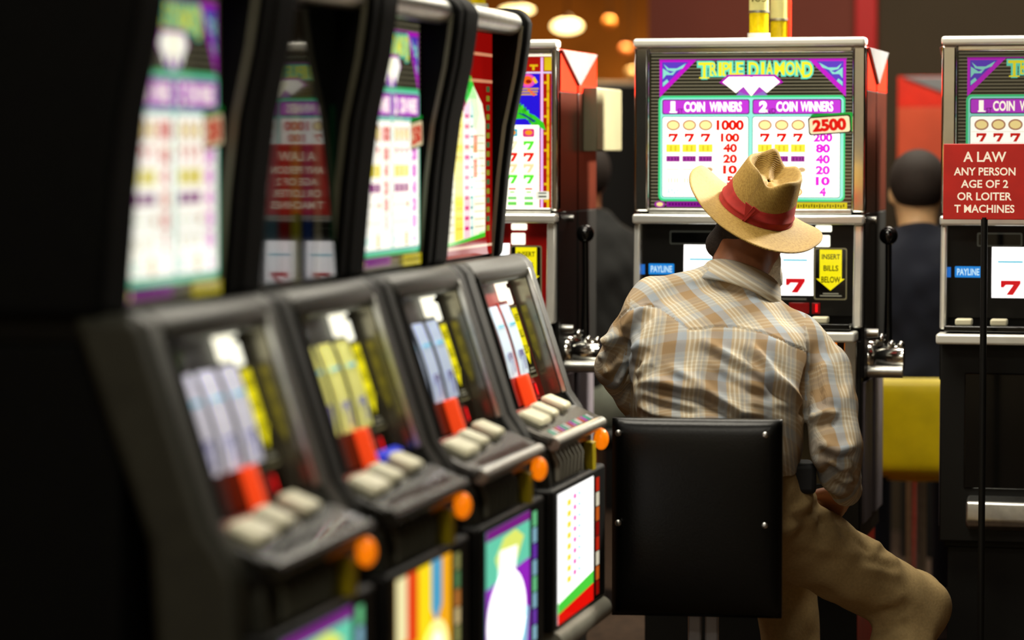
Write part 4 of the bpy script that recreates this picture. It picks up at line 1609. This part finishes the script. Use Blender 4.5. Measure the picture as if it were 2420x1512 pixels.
# collar: a folded band around the neck
pts, fs = [], []
nc = J['neck0']
ring_n = 40
tilt = V(RT * 0.40 + Vector((0, 0, 1)) + FH * 0.4)
tilt /= np.linalg.norm(tilt)
cx_ = EX - tilt * (EX @ tilt)
cx_ /= np.linalg.norm(cx_)
cy_ = np.cross(tilt, cx_)
prof = [(0.073, 0.042), (0.077, 0.046), (0.081, 0.042), (0.092, 0.012), (0.099, -0.012), (0.094, -0.014), (0.078, 0.03), (0.070, 0.0)]
cc = V(px(1742, 694, 6.56))
for k in range(ring_n):
    a = 2 * math.pi * k / ring_n
    for r_, h_ in prof:
        pts.append(cc + cx_ * math.cos(a) * r_ * 1.08 + cy_ * math.sin(a) * r_ * 0.98 + tilt * h_ - ORG)
np_ = len(prof)
for k in range(ring_n):
    for q in range(np_):
        fs.append((k * np_ + q, ((k + 1) % ring_n) * np_ + q, ((k + 1) % ring_n) * np_ + (q + 1) % np_, k * np_ + (q + 1) % np_))
np_mesh('collar', np.array(pts), np.array(fs), PLAID, man, 0, lambda c, fc: np.stack([(c @ EX) * 0.5 + c[:, 2] * 0.8, (c @ EX) * 0.3 + c[:, 2]], 1))

# ---- trousers
lo, hi = bounds([J[k] for k in ('pelvis', 'hipR', 'hipL', 'knR', 'knL', 'anR', 'anL')], 0.2)
lo[2] = 0.04
fd = Field(lo, hi, 0.0085)
fd.cap(J['pelvis'] + EX * -0.06, J['pelvis'] + EX * 0.06, 0.128, 0.128, 0.0)
fd.cap(J['waist'] + EX * -0.05 - np.array([0, 0, 0.05]), J['waist'] + EX * 0.05 - np.array([0, 0, 0.05]), 0.1, 0.1, 0.03)
for s_ in 'RL':
    fd.cap(J['hip' + s_], J['kn' + s_], 0.095, 0.075, 0.05)
    fd.cap(J['kn' + s_], J['an' + s_] + np.array([0, 0, 0.03]), 0.074, 0.062, 0.03)
P_, Q_ = fd.mesh()
C2 = lambda pts: [(1820 + a / 2.394, 880 + c / 2.394) for a, c in pts]
TF = [(C2([(80, 900), (200, 860), (300, 800), (420, 740)]), 0.006, 12), (C2([(560, 1010), (640, 950), (700, 930)]), 0.008, 12),
      (C2([(560, 1010), (650, 1050), (740, 1080)]), 0.008, 12), (C2([(500, 1110), (620, 1120), (750, 1150)]), 0.007, 12),
      (C2([(100, 800), (200, 760), (300, 640)]), 0.007, 12), (C2([(160, 970), (350, 1010), (540, 1030)]), 0.006, 14),
      (C2([(600, 1300), (700, 1290), (760, 1250)]), 0.01, 14), (C2([(610, 1420), (700, 1400), (780, 1360)]), 0.01, 14), (C2([(560, 1500), (680, 1480), (780, 1450)]), 0.01, 14)]
TSEAM = C2([(230, 790), (320, 850), (420, 910), (560, 1010)])


def tr_disp(c, n):
    c = c + ORG
    x, y = to_px(c)
    facing = np.clip(-(n @ V(FH)) * 2 + 0.5, 0, 1)
    r = ndisp(c) * 1.6
    for pl, a, w in TF:
        d, e = dist_poly(x, y, pl)
        r += 0.6 * a * (np.exp(-(d / w) ** 2) - 0.7 * np.exp(-((d - 1.7 * w) / w) ** 2)) * e * facing
    d, e = dist_poly(x, y, TSEAM)
    r += -0.004 * np.exp(-(d / 5) ** 2) * facing
    return r


np_mesh('trousers', P_ - ORG, Q_, KHAKI, man, 2, None, tr_disp)
for s_ in 'RL':
    an = J['an' + s_]
    fd = Field(an - 0.3, an + 0.3, 0.009)
    z0 = np.array([0, 0, 1.0])
    tdir = V(FH) + EX * (0.35 if s_ == 'R' else 0.0)
    heel = an.copy()
    heel[2] = 0.045
    fd.cap(heel - tdir * 0.04, heel + tdir * 0.17, 0.042, 0.04, 0)
    fd.cap(heel, an, 0.045, 0.05, 0.02)
    fd.cut(lambda X, Y, Z: 0.004 - Z)
    P_, Q_ = fd.mesh()
    np_mesh('shoe', P_ - ORG, Q_, SHOE, man, 1)

# belt pouch, dark, at the right hip
b = MB()
pc = off(1893, 1120, 6.47)
b.box(pc[0] - 0.032, pc[0] + 0.032, pc[1] - 0.03, pc[1] + 0.07, z_at(1168, 6.45), z_at(1094, 6.45), mat('dark_pouch', (20, 20, 22), 0.7, var=0.1))
po = b.build('belt_pouch', man, 0.012, 3, rot=(0, 0, TH))

# ------------------------------------------------------------------ straw hat
def straw():
    m = bpy.data.materials.new('woven_straw')
    m.use_nodes = True
    nt = m.node_tree
    N, Lk = nt.nodes, nt.links
    b = N['Principled BSDF']
    b.inputs['Roughness'].default_value = 0.75
    uv = N.new('ShaderNodeUVMap')
    uv.uv_map = 'cloth'
    mp = N.new('ShaderNodeMapping')
    mp.inputs['Rotation'].default_value = (0, 0, 0.6)
    Lk.new(uv.outputs['UV'], mp.inputs['Vector'])
    w1 = N.new('ShaderNodeTexWave')
    w1.inputs['Scale'].default_value = 130
    w1.inputs['Distortion'].default_value = 1.2
    w1.inputs['Detail'].default_value = 2
    Lk.new(mp.outputs['Vector'], w1.inputs['Vector'])
    nz = N.new('ShaderNodeTexNoise')
    nz.inputs['Scale'].default_value = 160
    Lk.new(uv.outputs['UV'], nz.inputs['Vector'])
    r = N.new('ShaderNodeValToRGB')
    e = r.color_ramp.elements
    e[0].position, e[0].color = 0.1, L((112, 82, 28))
    e[1].position, e[1].color = 0.75, L((186, 152, 70))
    Lk.new(w1.outputs['Fac'], r.inputs['Fac'])
    r2 = N.new('ShaderNodeValToRGB')
    r2.color_ramp.elements[0].color = L((228, 220, 198))
    r2.color_ramp.elements[1].color = (1, 1, 1, 1)
    r2.color_ramp.elements[0].position, r2.color_ramp.elements[1].position = 0.35, 0.6
    Lk.new(nz.outputs['Fac'], r2.inputs['Fac'])
    mx = N.new('ShaderNodeMix')
    mx.data_type = 'RGBA'
    mx.blend_type = 'MULTIPLY'
    mx.inputs[0].default_value = 1
    Lk.new(r.outputs['Color'], mx.inputs[6])
    Lk.new(r2.outputs['Color'], mx.inputs[7])
    Lk.new(mx.outputs[2], b.inputs['Base Color'])
    bp = N.new('ShaderNodeBump')
    bp.inputs['Strength'].default_value = 0.28
    bp.inputs['Distance'].default_value = 0.0012
    Lk.new(w1.outputs['Fac'], bp.inputs['Height'])
    Lk.new(bp.outputs['Normal'], b.inputs['Normal'])
    return m


STRAW = straw()
BAND = mat('red_hat_band', (150, 26, 18), 0.85, var=0.15, scale=60, bump=0.2)
hat_c = V(px(1783, 503, 6.60)) - ORG
# hat frame: tipped to its right and towards the camera
up_h = RT * 0.43 - FH * 0.41 + Vector((0, 0, 1))
up_h.normalize()
fr_h = (RT * 0.36 + FH * 0.9)
fr_h = (fr_h - up_h * fr_h.dot(up_h)).normalized()
rt_h = fr_h.cross(up_h)
HM = np.array([list(rt_h), list(fr_h), list(up_h)])
hat = bpy.data.objects.new('straw_hat', None)
COL.objects.link(hat)
hat.parent = man
CA, CB = 0.085, 0.098
CH = 0.118


def hat_part(name, grid, m, closed=True, par=None):
    """grid: rows of points in hat coordinates, each row a closed ring"""
    nr, nk = len(grid), len(grid[0])
    P = np.array([p for row in grid for p in row]) @ HM + hat_c
    Q = [(i * nk + k, i * nk + (k + 1) % nk, (i + 1) * nk + (k + 1) % nk, (i + 1) * nk + k) for i in range(nr - 1) for k in range(nk)]
    g = np.array([p for row in grid for p in row])

    def uvf(c, fc):
        l_ = (c - hat_c) @ HM.T
        f_ = (fc - hat_c) @ HM.T
        wall = (np.hypot(f_[:, 0] / CA, f_[:, 1] / CB) > 0.60) & (name == 'hat_crown')
        cyl = np.stack([np.arctan2(l_[:, 0], l_[:, 1]) * 0.085, l_[:, 2] * 1.1], 1)
        return np.where(wall[:, None], cyl, l_[:, :2])
    return np_mesh(name, P, np.array(Q), m, par or man, 0, uvf)


NK = 96
rows = []
angs = [2 * math.pi * k / NK for k in range(NK)]
# crown: wall, rim, then the dented teardrop top
for t in np.linspace(0, 1, 14):
    z = CH * t
    row = []
    for a in angs:
        ca, sa = math.cos(a), math.sin(a)
        tp = 1 - 0.20 * t - 0.05 * t * t
        pin = 0.16 * t * t * max(0, sa) ** 2 * (abs(ca) ** 0.8)          # pinched towards the front
        rowz = z * (1 + 0.10 * t * max(0, sa) ** 2 * abs(ca) ** 0.5 - 0.23 * t * t * math.exp(-((a - 1.5 * math.pi - 0.36) / 0.40) ** 2) - 0.12 * t * t * math.exp(-((a - 0.5 * math.pi) / 0.35) ** 2) + 0.13 * t ** 3 * math.exp(-((a - 2.25) / 0.28) ** 2))
        row.append((CA * ca * (tp - pin), CB * sa * tp, rowz))
    rows.append(row)
rim = rows[-1]
for q, (k, dz) in enumerate(((0.955, 0.003), (0.86, -0.003), (0.74, -0.016), (0.6, -0.027), (0.42, -0.032), (0.22, -0.03), (0.001, -0.029))):
    row = []
    for (x, y, z) in rim:
        ridge = 0.020 * math.exp(-(x / 0.012) ** 2) * (1 if y > 0 else 0.2) * (1 - abs(k - 0.5))
        zz = z * k + (CH * 0.97) * (1 - k) + dz
        row.append((x * k, y * k - 0.006 * (1 - k), zz))
    rows.append(row)
crown = hat_part('hat_crown', rows, STRAW)
sm_ = crown.modifiers.new('smooth', 'SMOOTH')
sm_.factor, sm_.iterations = 0.5, 5
sd_ = crown.modifiers.new('thick', 'SOLIDIFY')
sd_.thickness = 0.002
# band
rows = []
for t, r_ in ((0.0, 1.012), (0.002, 1.035), (0.16, 1.03), (0.30, 1.025), (0.33, 1.045), (0.36, 1.02), (0.6, 1.0), (0.86, 0.985), (0.9, 0.965), (0.89, 0.94)):
    row = []
    z = 0.062 * t + 0.001
    tt = z / CH
    for a in angs:
        ca, sa = math.cos(a), math.sin(a)
        tp = (1 - 0.20 * tt - 0.05 * tt * tt) * r_ + 0.006
        row.append((CA * ca * tp, CB * sa * tp, z + 0.004 * math.sin(a * 2 + 1) * t))
    rows.append(row)
hat_part('hat_band', rows, BAND)
b = MB()
for k, a in enumerate((-1.42, -1.30)):
    p3 = [(CA * math.cos(a + d) * 1.055, CB * math.sin(a + d) * 1.055, z) for d, z in ((-0.16 + 0.1 * k, 0.05), (0.16, 0.044), (0.02 - 0.2 * k, 0.003))]
    inn = [(x * 0.96, y * 0.96, z) for x, y, z in p3]
    W_ = [tuple(np.array(q) @ HM + hat_c) for q in p3 + inn]
    b.faces(W_, [(0, 1, 2), (5, 4, 3), (0, 3, 4, 1), (1, 4, 5, 2), (2, 5, 3, 0)], BAND)
b.build('band_fold', man, 0.001)
# brim
rows = []
for t in np.linspace(0, 1, 12):
    row = []
    for a in angs:
        ca, sa = math.cos(a), math.sin(a)
        w = 0.073 + 0.008 * abs(sa)
        rr = w * t
        x = (CA + rr) * ca
        y = (CB + rr) * sa
        left = max(0, -ca)
        z = 0.006 * (1 - t) ** 2
        z += 0.028 * (t ** 1.7) * left ** 1.6
        z += 0.012 * t * t * max(0, ca) ** 2
        z += 0.006 * (t ** 1.4) * max(0, -sa) ** 2
        z -= 0.085 * (t ** 1.3) * max(0, sa) ** 1.6 * (0.55 - 0.45 * ca)
        z -= 0.016 * t * max(0, math.cos(a - 1.78 * math.pi)) ** 2
        if left > 0:
            x -= 0.006 * t * t * left ** 2
        row.append((x, y, z))
    rows.append(row)
brim = hat_part('hat_brim', rows, STRAW)
sd_ = brim.modifiers.new('thick', 'SOLIDIFY')
sd_.thickness = 0.0025
for o_ in list(man.children):
    if o_.name.startswith(('hat_', 'band_fold')):
        o_.parent = hat


# ------------------------------------------------------------------ people behind the machines
def bystander(label, org, yaw, shirt_m, trouser_m, hair_m, skin_m, hatted=None, arm_out=0.25, seat=0.62, collar_m=None, cat='person'):
    """seated figure on a stool; local x right, y forward"""
    t = thing('person', label, cat, org, yaw)
    Y, X, Zv = np.array([0, 1.0, 0]), np.array([1.0, 0, 0]), np.array([0, 0, 1.0])
    s = seat
    j = dict(pel=np.array([0, 0, s + 0.11]), che=np.array([0, 0.03, s + 0.45]), nk=np.array([0, 0.05, s + 0.6]), hd=np.array([0, 0.09, s + 0.76]))
    q = {}
    for g, sx in (('R', 1), ('L', -1)):
        q[g] = dict(sh=np.array([sx * 0.19, 0.03, s + 0.5]), el=np.array([sx * (0.26 + (arm_out if sx < 0 else 0) * 0.4), 0.12, s + 0.26]), wr=np.array([sx * (0.2 + (arm_out if sx < 0 else 0) * 0.1), 0.36, s + 0.3]),
                    hip=np.array([sx * 0.09, 0.02, s + 0.08]), kn=np.array([sx * 0.13, 0.42, s + 0.05]), an=np.array([sx * 0.12, 0.40, 0.1]))
    fd = Field((-0.5, -0.3, 0), (0.5, 0.75, s + 1.0), 0.01)
    fd.ell(j['pel'], (0.15, 0.11, 0.13), (X, Y, Zv), 0)
    fd.ell(j['che'], (0.17, 0.11, 0.2), (X, Y, Zv), 0.08)
    fd.cap(j['nk'] - Zv * 0.05, j['hd'], 0.056, 0.056, 0.02)
    for g in 'RL':
        a = q[g]
        fd.cap(a['sh'], a['el'], 0.048, 0.04, 0.03)
        fd.cap(a['el'], a['wr'], 0.04, 0.03, 0.01)
        fd.cap(a['hip'], a['kn'], 0.08, 0.056, 0.04)
        fd.cap(a['kn'], a['an'], 0.055, 0.04, 0.02)
        fd.cap(a['an'] - Zv * 0.04, a['an'] + Y * 0.16 - Zv * 0.055, 0.036, 0.03, 0.02)
        hand(fd, a['wr'], Y, X * (-1 if g == 'R' else 1), -Zv, 0.4, 1.05)
    r, f, u = head(fd, j['hd'], Y - Zv * 0.1, Zv)
    P, Q = fd.mesh()
    np_mesh('body', P, Q, skin_m, t, 1)
    fd = Field((-0.5, -0.3, s), (0.5, 0.6, s + 0.75), 0.011)
    fd.ell(j['pel'] + Zv * 0.06, (0.165, 0.125, 0.15), (X, Y, Zv), 0)
    fd.ell(j['che'], (0.195, 0.135, 0.215), (X, Y, Zv), 0.1)
    fd.cap(j['nk'] - Zv * 0.1, j['nk'] - Zv * 0.0, 0.09, 0.07, 0.04)
    fd.cap(q['L']['sh'], q['R']['sh'], 0.07, 0.07, 0.05)
    for g in 'RL':
        a = q[g]
        fd.cap(a['sh'], a['el'], 0.066, 0.054, 0.05)
        if hatted is None:
            fd.cap(a['el'], a['wr'], 0.052, 0.042, 0.01)
    P, Q = fd.mesh()
    np_mesh('shirt', P, Q, shirt_m, t, 2, None, lambda c, n: ndisp(c) * 2)
    if collar_m is not None:
        b = MB()
        b.tube([j['nk'] - Zv * 0.035, j['nk'] - Zv * 0.01, j['nk'] + Zv * 0.02], [0.088, 0.082, 0.07], collar_m, 20)
        b.build('collar', t)
    fd = Field((-0.4, -0.3, 0.05), (0.4, 0.65, s + 0.3), 0.012)
    fd.ell(j['pel'] - Zv * 0.02, (0.165, 0.125, 0.13), (X, Y, Zv), 0)
    for g in 'RL':
        a = q[g]
        fd.cap(a['hip'], a['kn'], 0.095, 0.072, 0.05)
        fd.cap(a['kn'], a['an'], 0.07, 0.06, 0.03)
    P, Q = fd.mesh()
    np_mesh('trousers', P, Q, trouser_m, t, 1)
    fd = Field(j['hd'] - 0.16, j['hd'] + 0.16, 0.009)
    fd.ell(j['hd'] + u * 0.034 - f * 0.014, (0.084, 0.1, 0.094), (r, f, u), 0)
    fd.cut(lambda A, B, C: (B - j['hd'][1] - 0.045) - 0.6 * (C - j['hd'][2]))
    P, Q = fd.mesh()
    np_mesh('hair', P, Q, hair_m, t, 1)
    for g in 'RL':
        a = q[g]['an']
        fd = Field(a - 0.25, a + 0.3, 0.012)
        h0 = np.array([a[0], a[1], 0.05])
        fd.cap(h0 - Y * 0.04, h0 + Y * 0.17, 0.045, 0.042, 0)
        fd.cap(h0, a + Zv * 0.02, 0.046, 0.05, 0.02)
        fd.cut(lambda A, B, C: 0.004 - C)
        P, Q = fd.mesh()
        np_mesh('shoe', P, Q, SHOE, t, 1)
    return t


def plain_stool(label, x, y, yaw, m, seat=0.62, back=True, lift=0.2):
    t = thing('bar_stool', label, 'stool', (x, y, 0), yaw)
    b = MB()
    b.tube([(0, 0, seat - 0.06), (0, 0, seat - 0.05), (0, 0, seat - 0.01), (0, 0, seat)], [0.16, 0.18, 0.185, 0.16], m, 28)
    b.build('seat', t)
    if back:
        b = MB()
        pad(b, 0, seat + lift, 0.36, 0.28, -0.235, -0.195, m, 0.006, n=14)
        b.build('backrest', t)
        for sx in (-0.1, 0.1):
            b = MB()
            b.tube([(sx, 0, seat - 0.055), (sx, -0.16, seat - 0.055), (sx, -0.2, seat), (sx, -0.2, seat + 0.1)], 0.011, BLACK, 8)
            b.build('back_bracket', t)
    b = MB()
    b.tube([(0, 0, 0.02), (0, 0, seat - 0.055)], 0.03, SILVER, 16)
    b.build('pole', t)
    b = MB()
    b.tube([(0, 0, 0), (0, 0, 0.02)], 0.19, BLACK, 28)
    b.build('foot', t)
    return t


JACKET = mat('charcoal_jacket', (26, 26, 24), 0.9, var=0.2, scale=60)
PALE = mat('pale_grey_trousers', (150, 156, 140), 0.9, var=0.1, scale=80)
RSHIRT = mat('red_shirt', (170, 24, 12), 0.9, var=0.12, scale=30)
NAVY = mat('navy_cloth', (22, 26, 40), 0.9, var=0.1)
q1 = px(1405, 900, 9.2)
plain_stool('dark stool in the gap behind the two upright machines', q1.x, q1.y, TH + 0.3, BLACK, 0.56, False)
bystander('person in charcoal jacket seen dimly between the two upright slot machines', (q1.x, q1.y, 0), TH + 0.5, JACKET, PALE, HAIR, SKIN, None, 0.0, 0.56)
q2 = px(2168, 900, 8.6)
plain_stool('yellow padded stool behind the gap right of the played machine', q2.x, q2.y, TH - 0.1, mat('yellow_vinyl', (226, 200, 6), 0.4, var=0.08), 0.53, True, 0.10)
bystander('person in dark jacket with red collar seated beyond the gap right of the played machine', (q2.x, q2.y, 0), TH - 0.1, NAVY, NAVY, HAIR, SKIN_PALE, None, 0.3, 0.53, RSHIRT)
q3 = px(2119, 500, 10.2)
far_m = upright(q3.x + 0.235, q3.y + 0.29, 'far slot machine turned side-on with a red side panel, seen through the right gap', fruit_print, (150, 10, 8), False, side_red=True, group='slot machines beyond the cross bank')
far_m.rotation_euler = (0, 0, math.pi / 2)
far_m.location = (q3.x + 0.47, q3.y + 0.29, 0)

q4 = px(1462, 600, 12.0)
far_b = upright(q4.x, q4.y, 'far slot machine seen from its dark back in the gap left of the played machine', fruit_print, (150, 10, 8), False, group='slot machines beyond the cross bank')
far_b.rotation_euler = (0, 0, math.pi + 0.1)

# ------------------------------------------------------------------ box on the side of the red-glass machine
cb = thing('meter_box', 'cream metal box fixed high on the side of the red-sided machine', 'box', (-1.5495, 7.5, 1.494))
m_b = mat('cream_enamel', (116, 111, 84), 0.5, var=0.06)
m_g = mat('grey_enamel', (84, 80, 58), 0.5, var=0.06)
b = MB()
b.box(-0.018, 0.018, 0.0, 0.33, -0.082, 0.082, m_b)
b.build('case', cb, 0.004)
one_box('front_plate', -0.018, 0.018, -0.004, 0.0, -0.082, 0.082, m_g, cb, 0.001)

# ------------------------------------------------------------------ lamps and lights far behind
def pendant(x, y, zc, rx, rz, label, s):
    q = px(x, y, zc)
    t = thing('pendant_lamp', label, 'lamp', (q.x, q.y, q.z))
    b = MB()
    b.sphere((0, 0, 0), rx, mat('glowing_shade_%d' % int(s * 10), (255, 226, 150), 0.4, em=s, var=0.04), 24, 14, (1, 1, rz / rx))
    b.build('shade', t)
    b = MB()
    b.tube([(0, 0, rz * 0.7), (0, 0, rz + 0.02)], [0.03, 0.012], BLACK, 12)
    b.build('cap', t)
    b = MB()
    b.tube([(0, 0, rz), (0, 0, 3.2 - q.z)], 0.004, BLACK, 6)
    b.build('cord', t)
    return t


pendant(1340, 62, 14.0, 0.072, 0.032, 'glowing oval pendant lamp against the ochre wall', 5.0)
pendant(1222, 24, 13.0, 0.075, 0.02, 'glowing pendant lamp peeking over the end of the row', 4.0)
for x, y, s, c in ((1478, 118, 0.2, (230, 140, 80)), (1440, 52, 0.1, (230, 150, 60)), (1492, 172, 0.08, (200, 180, 140))):
    q = px(x, y, 15.0)
    t = thing('bulb_lamp', {118: 'small round amber bulb below the ochre ceiling line', 52: 'faint amber bulb under the oval lamp', 172: 'dim whitish bulb above the dark gap'}[y], 'lamp', (q.x, q.y, q.z))
    b = MB()
    b.sphere((0, 0, 0), 0.028, mat('bulb_%d' % y, c, 0.4, em=s * 0.18, var=0.02), 14, 10)
    b.build('bulb', t)
    b = MB()
    b.tube([(0, 0, 0.024), (0, 0, 0.05)], 0.012, BLACK, 10)
    b.build('socket', t)
    b = MB()
    b.tube([(0, 0, 0.05), (0, 0, 3.2 - q.z)], 0.003, BLACK, 6)
    b.build('cord', t)
